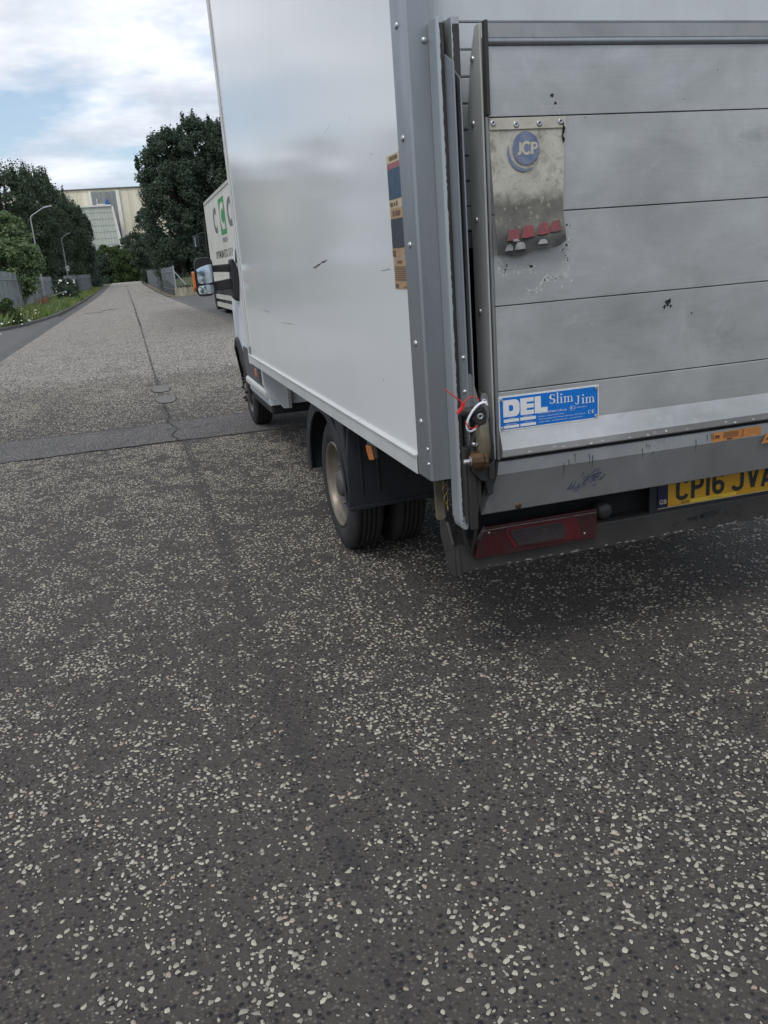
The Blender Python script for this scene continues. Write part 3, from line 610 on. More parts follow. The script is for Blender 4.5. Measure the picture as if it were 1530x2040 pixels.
tree('broadleaf_tree', 13.0, 90, 15.6, 7.5, 'leaf_dark', 9, 'dark broadleaf tree cut off by the white van body', group=RT, nclump=180, per=170, size=.30, base=.02, shape='mass', spike=.5, cr=(.7, 1.4))
tree('broadleaf_tree', 4.6, 150, 12.0, 6.5, 'leaf_dark', 10, 'low dark tree under the left side of the tall broadleaf crowns', group=RT, nclump=90, per=150, size=.32, base=.03)
belt('tree_belt', 'dark belt of broadleaf trees hidden behind the white van', [(x, y, h, 9, 'leaf_dark', 40+i, dict(nclump=60, per=80, size=.5, base=.05)) for i, (x, y, h) in enumerate([(20, 88, 15), (28, 80, 14)])])
HD = 'bushes at the road bend'
for i, (x, y, h, w_, mm, lb) in enumerate([
    (-8.0, 212, 9.5, 9, 'leaf_dark', 'dark bush at the road bend, leftmost, below the white shed wall'),
    (-2.4, 211, 8.6, 8, 'leaf_mid', 'rounded green bush at the road bend in front of the white shed'),
    (2.8, 212, 10.4, 8, 'leaf_dark', 'dark tall bush at the road bend right of the far street lamp'),
    (8.5, 208, 10.2, 9, 'leaf_dark', 'dark bush at the road bend half hidden by the right trees'),
    (-5.2, 204, 6.2, 7, 'leaf_dark', 'low dark bush at the road end on the left side'),
    (0.2, 204, 7.6, 8, 'leaf_mid', 'low green bush closing the straight end of the road'),
    (6.8, 205, 6.4, 8, 'leaf_dark', 'low dark bush at the road end beside the right fence'),
    (15, 208, 9, 10, 'leaf_dark', 'dark bush far right behind the right fence')]):
    tree('bush', x, y, h, w_, mm, 60+i, lb, 'bush', HD, base=.02, nclump=90, per=170, size=.34, shape='hedge', cr=(.7, 1.6))
tree('bush', -6.4, 162, 6.5, 5, 'leaf_dark', 80, 'dark bush behind the far end of the left fence', 'bush', base=.02, nclump=70, per=130, size=.34, shape='hedge')
tree('bush', -9.0, 124, 6.0, 5, 'leaf_dark', 81, 'dark bush filling the space behind the second street lamp', 'bush', base=.02, nclump=70, per=130, size=.36, shape='hedge')
tree('bush', -12, 108, 7.5, 7, 'leaf_pine', 82, 'dense dark bush between the pines and the left fence', 'bush', base=.02, nclump=70, per=130, size=.36, shape='hedge')
# trees across the road behind the photographer, seen only in the door mirror
belt('tree_belt', 'green belt of trees behind the viewer, seen only in the door mirror', [(x, y, h, 9, 'leaf_mid', 90+i, dict(nclump=50, per=70, size=.55, base=.05)) for i, (x, y, h) in enumerate([(-7, -31, 9), (1, -34, 10), (9, -31, 9.5), (17, -33, 9)])])
# verge plants
tree('shrub', -4.75, 36.2, 1.15, 1.5, 'leaf_mid', 100, 'low dark green shrub at the left picture edge beside the entrance kerb', 'shrub', base=.05, nclump=40, per=170, size=.085, cr=(.12, .3), shape='hedge')
tree('shrub', -5.6, 37.8, 1.3, 1.4, 'leaf_mid', 101, 'dark green shrub pressed against the near end of the left fence', 'shrub', base=.05, nclump=40, per=170, size=.085, cr=(.12, .3), shape='hedge')
fb = tree('flowering_shrub', -4.65, 75, 1.95, 2.3, 'leaf_dark', 102, 'rounded dark shrub dotted with white flowers at the gap in the left fence', 'shrub', base=.03, nclump=70, per=170, size=.12, cr=(.2, .45), shape='hedge', d=3.0)
g_ = random.Random(5)
mbp = MB()
for k in range(16):
    qx_ = g_.uniform(-.95, .95); qz_ = g_.random()**.7
    px_, py_, pz_ = -4.65+qx_*(1.15-.45*qz_), 75-1.5*math.sqrt(max(.05, 1-qx_*qx_*.8))*(1-.55*qz_), .25+qz_*1.6
    mbp.dome((px_, py_, pz_), (px_+4.65, -1, .6), g_.uniform(.05, .10), .04, 7)
build('blossom', mbp, 'petal', fb, recalc=False, kind='stuff')
def blades(name, n, xr, yr, hmin, hmax, wd, m, seed, label, cat, dens=None, blob=False):
    g = np.random.default_rng(seed); X = g.uniform(*xr, n); Y = yr[0]+(yr[1]-yr[0])*g.random(n)**1.7
    xk = np.interp(Y, [30.5, 32.6, 33.6, 36, 40, 44, 60, 90, 150], [-14, -5.6, -4.62, -4.05, -3.72, -3.52, -3.47, -3.62, -3.82])-.12
    k = (X < xk); k &= (0.5*vnoise(X+50, Y, .7, seed)+0.5*vnoise(X+50, Y, 2.5, seed+1) > 0.40) if blob else True
    X = X[k]; Y = Y[k]; n = X.size; Z = np.array([zt(y) for y in Y])-.035
    h = (hmin+(hmax-hmin)*g.random(n)**1.5)*(0.5+vnoise(X+9, Y, 1.1, seed+3)); a = g.uniform(0, np.pi, n); w2 = wd*g.uniform(.6, 1.4, n)
    lx, ly = g.normal(0, .35, n)*h, g.normal(0, .35, n)*h
    V = np.stack([np.stack([X-np.cos(a)*w2, Y-np.sin(a)*w2, Z], 1), np.stack([X+np.cos(a)*w2, Y+np.sin(a)*w2, Z], 1),
                  np.stack([X+lx*.5+np.cos(a)*w2*.7, Y+ly*.5+np.sin(a)*w2*.7, Z+h*.6], 1), np.stack([X+lx, Y+ly, Z+h], 1)], 1).reshape(-1, 3)
    me = bpy.data.meshes.new(name); me.vertices.add(4*n); me.vertices.foreach_set('co', V.ravel()); me.loops.add(4*n)
    me.loops.foreach_set('vertex_index', np.arange(4*n, dtype=np.int32)); me.polygons.add(n)
    me.polygons.foreach_set('loop_start', np.arange(0, 4*n, 4, dtype=np.int32)); me.polygons.foreach_set('loop_total', np.full(n, 4, np.int32))
    me.materials.append(MAT[m]); me.update(calc_edges=True); o = bpy.data.objects.new(name, me); place(o, (0, 0, 0)); return tag(o, label, cat, None, 'stuff')
blades('grass', 36000, (-8.5, -3.4), (32, 150), .06, .30, .012, 'grass', 3, 'yellow green grass along the left verge', 'grass')
blades('weeds', 20000, (-7.5, -3.6), (33, 110), .15, .62, .03, 'leaf_weed', 4, 'tall leafy weeds along the left fence', 'weeds', blob=True)
blades('weeds', 5000, (-5.2, -3.5), (34, 75), .15, .55, .03, 'leaf_light', 14, 'pale weeds at the front of the left verge', 'weeds', blob=True)
blades('grass', 9000, (4.0, 16), (65, 95), .1, .3, .02, 'grass', 8, 'short grass on the bank behind the board wall', 'grass') if False else None
mbp = MB()
for k in range(70):
    y = 34+60*g_.random()**2; x = g_.uniform(-5.5, -3.75); mbp.dome((x, y, zt(y)+g_.uniform(.15, .5)), (0.2, -1, .7), g_.uniform(.015, .045), .015, 6)
o = build('weed_flowers', mbp, 'petal', recalc=False); tag(o, 'tiny white flowers scattered through the left verge', 'flowers', None, 'stuff')
mbp = MB()
for k in range(26):
    y = 52+g_.uniform(0, 6); x = -5.0+g_.gauss(0, .22); z = zt(y); h = g_.uniform(.5, .95)
    mbp.tube([(x, y, z), (x+g_.uniform(-.1, .1), y, z+h)], [.012, .03], 5)
o = build('dock_stems', mbp, 'seed_head'); tag(o, 'rust brown seed stems among the weeds by the left fence', 'weeds', None, 'stuff')
# grass bank on the right behind the board wall
mb = MB(); vs = []; nx, ny = 14, 8
for j in range(ny+1):
    for i in range(nx+1):
        x = 3.55+i*1.6; y = 66.3+j*3.2; t = sstep(j/4); vs.append((x, y, zt(y)-.03+0.62*min(1, j*2)+t*(0.5+1.0*sstep(i/7))+0.06*math.sin(i*2.3+j*1.9)))
mb.add(vs, [(j*(nx+1)+i, j*(nx+1)+i+1, (j+1)*(nx+1)+i+1, (j+1)*(nx+1)+i) for j in range(ny) for i in range(nx)], 0, True)
o = build('grass_bank', mb, 'ground', recalc=False); o['kind'] = 'structure'

# ------------------------------------------------------------------ palisade fences
pale = MB()
for (a, b, yy0, yy1) in ((-.036, -.012, .0, .022), (-.012, .012, .022, .022), (.012, .036, .022, .0)):
    pale.prism([(a, yy0), (b, yy1), (b, yy1+.003), (a, yy0+.003)], 'z', 0.06, 2.30)
pale.prism([(-.012, .0225), (.012, .0225), (.012, .0245), (-.012, .0245)], 'z', 2.3, 2.36)
def fence(p0, p1, h, label, spacing, side=1, limit=290):
    root = empty('palisade_fence', (p0[0], p0[1], zt(p0[1])), label, 'fence', 'galvanised palisade fences')
    L_ = math.hypot(p1[0]-p0[0], p1[1]-p0[1]); ang = math.atan2(p1[1]-p0[1], p1[0]-p0[0]); ux, uy = math.cos(ang), math.sin(ang); s_ = h/2.36
    n = int(L_/spacing); src = None; rest = MB()
    for i in range(n):
        x, y = p0[0]+ux*spacing*(i+.5), p0[1]+uy*spacing*(i+.5); z = zt(y)-.02+random.uniform(-.02, .02)
        if i < limit:
            if src is None: src = build('pale', pale, 'fence_steel', root, origin=(0, 0, 0)); o = src; o.location = Vector((x, y, z))-WL[root.name]
            else: o = copy_of(src, (x, y, z), root)
            o.rotation_euler = (random.uniform(-.008, .008), random.uniform(-.01, .01), ang+(math.pi if side < 0 else 0)); o.scale = (1, 1, s_)
        else: rest.box(x-.035, x+.035, y-.035, y+.035, z+.06, z+2.36*s_)
    if rest.v: build('pale', rest, 'fence_steel', root, kind='stuff')
    nx_, ny_ = (-uy*side*-1, ux*side*-1)
    for zz_ in (.45, 1.9):
        mb = MB(); k = 10; 
        for q in range(k):
            a = (p0[0]+(p1[0]-p0[0])*q/k+nx_*.03, p0[1]+(p1[1]-p0[1])*q/k+ny_*.03); b = (p0[0]+(p1[0]-p0[0])*(q+1)/k+nx_*.03, p0[1]+(p1[1]-p0[1])*(q+1)/k+ny_*.03)
            mb.tube([(a[0], a[1], zt(a[1])+zz_*s_), (b[0], b[1], zt(b[1])+zz_*s_)], .028, 4)
        build('rail', mb, 'fence_steel', root)
    m_ = max(2, int(L_/2.75)); src = None
    pm = MB().box(-.05, .05, -.028, .028, 0, 2.3)
    for q in range(m_+1):
        x, y = p0[0]+(p1[0]-p0[0])*q/m_+nx_*.075, p0[1]+(p1[1]-p0[1])*q/m_+ny_*.075
        if src is None: src = build('post', pm, 'fence_steel', root, origin=(0, 0, 0)); o = src; o.location = Vector((x, y, zt(y)-.03))-WL[root.name]
        else: o = copy_of(src, (x, y, zt(y)-.03), root)
        o.rotation_euler = (0, 0, ang); o.scale = (1, 1, s_)
    return root
fence((-5.1, 38), (-8.0, 104), 2.3, 'long grey palisade fence on the left with weeds at its foot', .225, 1)
fence((-6.0, 95), (-5.0, 138), 2.3, 'grey palisade fence further up on the left behind the flowering shrub', .20, 1)
fr = fence((3.62, 68), (3.55, 142), 2.25, 'grey palisade fence along the right kerb up to the bend', .28, -1)
mb = MB().tube([(3.62, 67.6, 0.0), (3.62, 67.6, 2.2)], .05, 8); build('end_post', mb, 'galv', fr)
mb = MB().tube([(3.66, 67.5, 1.75), (4.35, 67.2, .78)], .035, 6); build('strut', mb, 'galv', fr)
o = MB().tube([(-6.1, 74, .55), (-4.6, 73.2, .95)], .03, 6); o = build('barrier_pole', o, 'galv'); tag(o, 'thin pale barrier pole lying across the flowering shrub', 'pole')
# board wall
bw = empty('board_wall', (4.5, 66, 0), 'low pale weathered board wall at the back of the right yard', 'wall'); src = None
for i in range(44):
    x = 3.5+i*.205; hb = .66
    if src is None: src = build('board', MB().box(-.098, .098, -.03, .03, 0, hb), 'board_wall', bw, origin=(0, 0, 0)); o = src; o.location = Vector((x, 65.8, -.03))-WL[bw.name]
    else: o = copy_of(src, (x, 65.8, -.03), bw)
    o.location.y += random.uniform(-.012, .012); o.scale = (1, 1, random.uniform(.95, 1.03))
rnd = random.Random(3); mb = MB(); x = 3.62
while x < 6.9:
    wd = rnd.uniform(.05, .22); mb.box(x, x+wd, 65.74, 65.765, .60+rnd.uniform(0, .03), .72+rnd.uniform(-.02, .04)); x += wd+rnd.uniform(.02, .12)+(.3 if 4.9 < x < 5.1 else 0)
build('shadow_gap_blocks', mb, 'ink', bw, kind='stuff')  # black blocks stand in for gaps and shadow along the wall top

# ------------------------------------------------------------------ street lamps
def lamp(x, y, h, arm, label, head=(.55, .16), z=None, r=.065, sx=1):
    z0 = zt(y) if z is None else z; root = empty('street_lamp', (x, y, z0), label, 'street lamp', 'tall galvanised street lamps')
    build('pole', MB().tube([(x, y, z0-.05), (x, y, z0+h*.4), (x, y, z0+h-.25), (x+.04*sx, y, z0+h-.06), (x+.16*sx, y, z0+h+.05)], [r*1.25, r, r*.75, r*.72, r*.7], 8), 'galv', root)
    build('arm', MB().tube([(x+.16*sx, y, z0+h+.05), (x+arm*sx*.62, y, z0+h+.05+arm*.30)], r*.66, 6), 'galv', root)
    ax, az = x+arm*sx*.6, z0+h+.05+arm*.29
    build('lamp_head', MB().prism([(0, -.03), (arm*.42*sx, .10), (arm*.42*sx, .20), (arm*.1*sx, .14), (0, .06)], 'y', -.12, .12), 'galv', root, origin=(0, 0, 0)).location = Vector((ax, y, az))-WL[root.name]
    return root
lamp(-6.6, 77, 6.95, 1.75, 'grey street lamp rising behind the long left fence, the nearest of three')
l2 = lamp(-6.75, 115, 6.75, 1.1, 'grey street lamp with a white plate on its pole, second along the road')
mb = MB().box(-6.87, -6.43, 114.86, 114.9, 3.0, 3.68); build('plate', mb, 'sign_white', l2)
lamp(-1.55, 208, 11.0, 1.3, 'thin street lamp far up by the bend in front of the white shed', sx=-1)

# ------------------------------------------------------------------ sheds beyond the trees
sh = empty('industrial_shed', (-5, 250, zt(250)), 'huge cream clad industrial shed rising above the trees at the bend', 'shed')
SZ = 24.6; zb = zt(250)-.1
build('wall', MB().box(-46, 34, 242.2, 300, zb, SZ-.3), 'clad_cream', sh)
src = None
for i in range(100):
    x = -45.6+i*.8
    if -5.2 < x < 1.1: continue
    if src is None: src = build('cladding_rib', MB().prism([(-.16, .0), (.16, 0), (.08, -.05), (-.08, -.05)], 'z', zb, SZ-.35), 'clad_cream', sh, origin=(0, 0, 0)); o = src; o.location = Vector((x, 242.2, 0))-WL[sh.name]
    else: copy_of(src, (x, 242.2, 0), sh)
build('roof_edge', MB().box(-46.3, 34.3, 241.8, 300.3, SZ-.3, SZ), 'roof_dark', sh)
gp = build('grey_panel', MB().box(-5.15, 1.0, 241.95, 242.2, 12, SZ-.9), 'clad_grey', sh)
for i in range(9):
    x = -4.85+i*.7; build('seam', MB().box(x, x+.09, 241.88, 241.95, 12, SZ-.95-(i*37 % 5)*.25), 'clad_grey', gp)
build('panel_trim', MB().box(1.0, 1.9, 241.7, 242.2, 12, SZ-.7), 'clad_trim', sh); build('panel_trim', MB().box(-5.6, -5.15, 241.8, 242.2, 12, SZ-.6), 'clad_trim', sh)
build('blue_unit', MB().box(-2.0, -.9, 241.2, 241.94, 19.7, 21.2).prism([(-1.7, 21.2), (-1.2, 21.2), (-1.3, 21.8), (-1.6, 21.8)], 'y', 241.4, 241.8), 'duct_blue', sh, bevel=.05)
build('pipe', MB().tube([(-4.2, 241.6, 20.6), (-2.0, 241.6, 20.6)], .14, 6).tube([(-3.9, 241.6, 19.3), (-3.9, 241.6, 22.0)], .12, 6).tube([(-2.9, 241.6, 19.8), (-2.0, 241.6, 19.8)], .10, 6), 'clad_trim', sh)
ws = empty('white_shed', (-4, 228, zt(228)), 'lower pale green white shed in front of the cream shed', 'shed')
WZ = 18.9
build('wall', MB().prism([(-26, zb), (.55, zb), (-.55, WZ), (-26, WZ)], 'y', 226.2, 240), 'clad_white', ws)
src = None
for i in range(38):
    x = -25.6+i*.66
    if src is None: src = build('cladding_rib', MB().prism([(-.12, 0), (.12, 0), (.06, -.1), (-.06, -.1)], 'z', zb, WZ-.1), 'clad_white', ws, origin=(0, 0, 0)); o = src; o.location = Vector((x, 226.2, 0))-WL[ws.name]
    else: copy_of(src, (x, 226.2, 0), ws)
for k in range(9):
    z = 5.5+k*1.5; build('cladding_joint', MB().box(-25.9, -.5, 226.13, 226.19, z, z+.08), 'clad_grey', ws)
build('gutter_edge', MB().box(-26.2, -.5, 225.8, 226.1, WZ, WZ+.35), 'clad_trim', ws)
build('corner_flashing', MB().prism([(.56, zb), (1.6, zb), (-.1, WZ), (-.54, WZ)], 'y', 225.95, 239), 'clad_trim', ws)

# ------------------------------------------------------------------ box lorry in the yard
def wheel(name, cx_, cy_, cz_, r, wd, parent, side=-1, rimr=None):
    """tyre centred at cx_ with its outer face towards side"""
    t = MB().lathe([(r*.62, -wd/2*.8), (r*.80, -wd/2), (r*.95, -wd/2*.92), (r, -wd/2*.7), (r, wd/2*.7), (r*.95, wd/2*.92), (r*.80, wd/2), (r*.62, wd/2*.8)], 'x', (cx_, cy_, cz_), 36)
    o = build(name, t, 'rubber', parent); return o
lo = empty('box_lorry', (4.55, 30, 0), 'cream box lorry with grey and green lettering parked in the yard', 'lorry')
LX0, LX1, LY0, LY1 = 3.3, 5.8, 22.0, 34.2
box = build('cargo_box', MB().box(LX0, LX1, LY0, LY1, 1.12, 3.98), 'lorry_cream', lo, bevel=.03)
build('roof_trim', MB().box(LX0-.03, LX0+.06, LY0, LY1+.02, 3.93, 4.02), 'lorry_rail', lo)
build('bottom_trim', MB().box(LX0-.02, LX0+.06, LY0, LY1+.02, 1.06, 1.18), 'lorry_rail', lo); build('corner_trim', MB().box(LX0-.025, LX0+.08, LY1-.08, LY1+.03, 1.12, 4.0), 'lorry_rail', lo)
def lmap(x, y): return (LX0-.004, 32.2-x, y)           # lettering reads from the cab end towards the rear
def big_c(mb, x0, x1, y0, y1, wd, mp=lmap):
    pts = arc((x0+x1)/2+.1, (y0+y1)/2, (x1-x0)/2+.08, (y1-y0)/2, 52, 308, 20)
    ribbon(mb, pts, [wd*(1+.9*abs(math.cos(R(52+256*i/20)))) for i in range(21)], mp)
mb = MB(); big_c(mb, .75, 1.7, 2.84, 3.50, .16); build('letter', mb, 'lorry_grey', box)
build('green_block', MB().box(LX0-.004, LX0-.001, 27.95, 29.55, 2.62, 3.74), 'lorry_green', box)
mb = MB(); big_c(mb, 3.0, 4.0, 2.86, 3.50, .17, lambda x, y: (LX0-.007, 32.2-x, y)); build('letter', mb, 'lorry_cream', box)
mb = MB(); big_c(mb, 5.0, 6.0, 2.84, 3.50, .16); build('letter', mb, 'lorry_grey', box)
mb = MB(); fit_text(mb, 'OPTIMUM', .1, 2.55, 1.93, .25, lmap, .02); fit_text(mb, 'ECO', 2.75, 3.75, 1.93, .25, lmap, .02); build('lettering', mb, 'ink_grey', box)
mb = MB(); fit_text(mb, 'GROUP', 3.95, 5.75, 1.93, .25, lmap); fit_text(mb, 'VIRIDIA', 2.7, 4.2, 2.38, .17, lmap); build('lettering', mb, 'lorry_grey', box)
mb = MB()
for a, b in ((1.4, 1.9), (2.1, 3.5), (3.8, 4.2)): fit_text(mb, 'recycle' if b-a > 1 else 'www', a, b, 1.62, .08, lmap)
build('lettering', mb, 'lorry_grey', box)
build('chassis', MB().box(3.9, 5.2, LY0+.2, 37.2, .62, 1.04), 'chassis', lo)
build('cab', MB().prism([(34.5, .45), (34.5, 2.9), (35.0, 3.05), (36.6, 2.75), (37.0, 1.7), (37.1, .45)], 'x', 3.55, 5.55), 'lorry_cab', lo, bevel=.06)
build('side_guard', MB().box(3.33, 3.38, 26.5, 34.3, .50, .66), 'lorry_rail', lo); build('side_guard', MB().box(3.33, 3.38, 26.5, 34.3, .20, .37), 'lorry_rail', lo)
build('guard_panel', MB().box(3.39, 3.44, 26.5, 34.3, .18, 1.05), 'black_plastic', lo); build('guard_end', MB().box(3.30, 3.46, 34.3, 34.38, .10, .70), 'black_plastic', lo)
build('tank', MB().box(3.45, 4.0, 27.3, 30.2, .35, 1.0), 'lorry_rail', lo, bevel=.05)
for (x, y) in ((3.52, 32.3), (5.55, 32.3), (3.52, 25.0), (5.55, 25.0), (3.62, 36.2), (5.45, 36.2)): wheel('wheel', x, y, .47, .47, .30, lo)
mb = MB().tube([(3.55, 35.6, 3.0), (3.20, 35.5, 3.0), (2.96, 35.5, 2.93)], .035, 6).tube([(3.55, 35.6, 2.55), (3.0, 35.5, 2.5)], .03, 6); build('mirror_arm', mb, 'black_plastic', lo)
build('mirror_housing', MB().box(2.80, 3.10, 35.42, 35.55, 2.42, 2.92), 'black_plastic', lo, bevel=.05); build('mirror_pane', MB().box(2.86, 2.90, 35.405, 35.415, 2.50, 2.84), 'mirror_glass', lo)
build('exhaust_stack', MB().tube([(3.24, 34.6, 1.4), (3.24, 34.6, 3.3)], .04, 8), 'black_plastic', lo)

# ------------------------------------------------------------------ the white box van
van = empty('box_van', (1.90, 5.0, 0), 'white box van with aluminium tail lift parked at the kerb, seen from behind', 'van')
XS, XR = 0.82, 2.98                     # outer faces of the two side walls
YR, YF = 2.48, 6.44                     # rear frame, front wall
ZB, ZT = 0.84, 3.30
prof = [(YR, ZB), (YF, ZB), (YF, 3.20), (YF-.10, 3.27), (YR, 3.27)]
side = build('side_panel', MB().prism(prof, 'x', XS, XS+.03), 'van_white', van, bevel=.002)
build('side_panel', MB().prism(prof, 'x', XR-.03, XR), 'van_white', van, bevel=.002)
build('front_wall', MB().box(XS+.03, XR-.03, YF-.03, YF, ZB, 3.27), 'van_white', van)
build('roof', MB().box(XS-.005, XR+.005, YR-.1, YF-.08, 3.272, 3.31), 'van_white', van)
build('floor', MB().box(XS+.032, XR-.032, YR-.06, YF-.032, .80, .838), 'plywood', van)
build('interior_shade', MB().box(XS+.032, XR-.032, 3.2, 3.22, .84, 3.26), 'dark_void', van)  # near-black sheet added to stand in for the shadowed cargo space
# bottom rail with a raised lip, front corner trim
build('bottom_rail', MB().prism([(.812, .778), (.812, .832), (.806, .836), (.806, .842), (.818, .845), (.84, .838), (.86, .778)], 'y', YR+.022, YF+.01), 'rail_white', van, bevel=.0015)
build('bottom_rail', MB().box(XR-.04, XR+.008, YR+.022, YF+.01, .778, .836), 'rail_white', van)
ct = [(XS-.010, YF-.045), (XS-.012, YF+.01), (XS-.004, YF+.045), (XS+.02, YF+.06), (XS+.05, YF+.06), (XS+.05, YF+.002), (XS-.001, YF+.002), (XS-.001, YF-.045)]
build('corner_trim', MB().prism(ct, 'z', .775, 3.21), 'rail_white', van, bevel=.002)
build('corner_trim', MB().prism([(YF+.01, 3.21), (YF+.045, 3.21), (YF-.07, 3.31), (YF-.10, 3.28)], 'x', XS-.010, XS+.05), 'rail_white', van, bevel=.002)
build('rail_clip', MB().box(.808, .82, YF-.09, YF-.06, .855, .905), 'scuff_glint_grey', van)
build('rail_end', MB().box(.814, .86, YR+.004, YR+.020, .782, .836), 'black_plastic', van)
# scuffs on the side panel
def mark(mb, pts, wd, mp): ribbon(mb, pts, wd, mp)
smp = lambda y, z: (XS-.0008, y, z)
rnd = random.Random(2); mb = MB()
for (y0, z0_, y1, z1, w_) in ((3.85, 1.438, 3.70, 1.452, .010), (3.68, 1.458, 3.56, 1.468, .009), (3.72, 1.449, 3.68, 1.456, .005), (3.035, 1.905, 3.02, 1.93, .0015), (5.2, 1.19, 5.6, 1.205, .003), (4.4, 1.16, 4.9, 1.15, .0025), (2.66, 1.42, 2.78, 1.418, .002), (3.3, 1.95, 3.42, 1.93, .0012)):
    n = 7; pts = [(y0+(y1-y0)*i/n, z0_+(z1-z0_)*i/n+rnd.uniform(-.002, .002)) for i in range(n+1)]; ribbon(mb, pts, [w_*math.sin(math.pi*(i+.6)/(n+1.2))*rnd.uniform(.6, 1.2) for i in range(n+1)], smp)
build('scuff_or_glint', mb, 'ink_grey', side, recalc=False, kind='stuff')
mb = MB()
for k in range(40):
    y = rnd.uniform(2.6, 6.2); z = rnd.uniform(.9, 2.6); q = rnd.uniform(.0015, .004)
    mb.add([smp(y+q*math.cos(a)*rnd.uniform(.5, 1.2), z+q*math.sin(a)*rnd.uniform(.7, 1.8)) for a in (0, 1, 2, 3, 4, 5, 6)], [tuple(range(7))])
build('speck', mb, 'scuff_glint_grey', side, recalc=False, kind='stuff')
# stickers low on the panel beside the rear post
def sticker(y0, y1, z0_, z1, m, bands, marks=()):
    st = build('sticker', MB().box(XS-.0016, XS-.0004, y0, y1, z0_, z1), m, van)
    for (a, b, mm) in bands: build('band', MB().box(XS-.0026, XS-.0018, y0+.001, y1-.003, z0_+(z1-z0_)*a, z0_+(z1-z0_)*b), mm, st)
    if marks:
        mb = MB()
        for (a, b, c, d_) in marks: mb.box(XS-.0032, XS-.0028, y1-(y1-y0)*b, y1-(y1-y0)*a, z0_+(z1-z0_)*c, z0_+(z1-z0_)*d_)
        build('print', mb, 'ink_brown', st, kind='stuff')
sticker(2.485, 2.628, 1.598, 1.750, 'cream_label', [(.745, .845, 'maroon_label'), (.175, .735, 'navy_label')], [(.2, .75, .90, .965), (.08, .25, .04, .12), (.33, .42, .05, .11), (.5, .53, .04, .13), (.56, .59, .04, .13)])
sticker(2.485, 2.626, 1.454, 1.597, 'tan_label', [(.20, .80, 'slate_label')], [(.2, .3, .85, .96), (.38, .72, .86, .95), (.02, .22, .03, .16), (.85, .97, .05, .10)])
sticker(2.485, 2.624, 1.360, 1.452, 'tan_label', [], [(.3, .6, .84, .92)]+[(.08, .92, .70-.07*i, .73-.07*i) for i in range(7)]+[(.06, .27, .04, .17), (.7, .95, .05, .09)])
# rear corner posts
PY = 2.36
def rivet(x, y, z, nrm, parent, r=.0085, h=.005, name='rivet', m='rivet'): return build(name, MB().dome((x, y, z), nrm, r, h, 12), m, parent, recalc=False)
post = build('corner_post', MB().prism([(.811, YR+.003), (.811, PY+.006), (.817, PY), (.882, PY), (.882, PY+.06), (.86, PY+.06), (.86, YR-.002), (XS-.002, YR-.002), (XS-.002, YR+.003)], 'z', .785, 3.30), 'alu_post', van, bevel=.0015)
build('corner_post', MB().box(2.918, 2.989, PY, YR+.003, .785, 3.30), 'alu_post', van, bevel=.003)
for (y, z) in ((2.43, 2.057), (2.433, 1.774), (2.429, 1.486), (2.432, 1.202), (2.427, .963)): rivet(.811, y, z, (-1, 0, 0), post, .010, .006)
for (y, z) in ((2.378, .884), (2.377, .837)): rivet(.811, y, z, (-1, 0, 0), post, .007, .005)
build('rear_sill', MB().box(.9, 2.9, PY+.01, YR, .79, .86), 'alu_dirty', van)
build('header', MB().box(.883, 2.917, PY+.02, YR+.02, 2.98, 3.295), 'rail_white', van)
# roller shutter, half raised
src = None
for i in range(21):
    z = 1.515+i*.0695
    if src is None: src = build('shutter_slat', MB().prism([(-.010, .003), (-.004, .0), (.006, .0), (.006, .0675), (-.004, .0675), (-.010, .064)], 'x', -1.01, 1.01), 'shutter', van, origin=(0, 0, 0)); o = src; o.location = Vector((1.9, 2.455, z))-WL[van.name]
    else: copy_of(src, (1.9, 2.455, z), van)
build('shutter_foot', MB().box(.89, 2.91, 2.445, 2.475, 1.465, 1.512), 'alu_dirty', van)
# tail lift runner : C channel with a dark slot, rounded foot
rl = MB().prism([(.874, 2.359), (.874, 2.298), (.880, 2.29), (.892, 2.29), (.892, 2.35), (.874+.006, 2.35+.004)], 'z', .665, 2.045)
rl.prism([(.914, 2.29), (.936, 2.29), (.940, 2.298), (.940, 2.359), (.932, 2.359), (.914, 2.345)], 'z', .73, 2.045)
build('lift_runner', rl, 'steel_runner', van, bevel=.0015)
build('runner_slot', MB().box(.8925, .9135, 2.3365, 2.3585, .70, 2.04), 'gap_black', van)
build('runner_foot', MB().prism([(.8742, .664), (.878, .645), (.886, .634), (.897, .634), (.9015, .645), (.9015, .664)], 'y', 2.292, 2.356), 'steel_runner', van, bevel=.004)
rnd = random.Random(8)
def grime(x0, x1, z0_, z1, jit):
    gm = MB(); z = z0_; vs = []
    while z < z1: vs += [(x0+rnd.uniform(-jit, jit), 2.2892, z), (x1, 2.2892, z)]; z += .009
    gm.add(vs, [(2*i, 2*i+1, 2*i+3, 2*i+2) for i in range(len(vs)//2-1)]); build('grease_smear', gm, 'steel_dark', van, recalc=False, kind='stuff')
grime(.8812, .8918, .68, 2.03, .0018); grime(.9165, .9355, .74, 2.03, .002)
rivet(.863, PY, 2.005, (0, -1, 0), post, .009, .007)
rb = MB().box(2.863, 2.926, 2.29, 2.358, .638, 2.05); build('lift_runner', rb, 'steel_runner', van, bevel=.003)
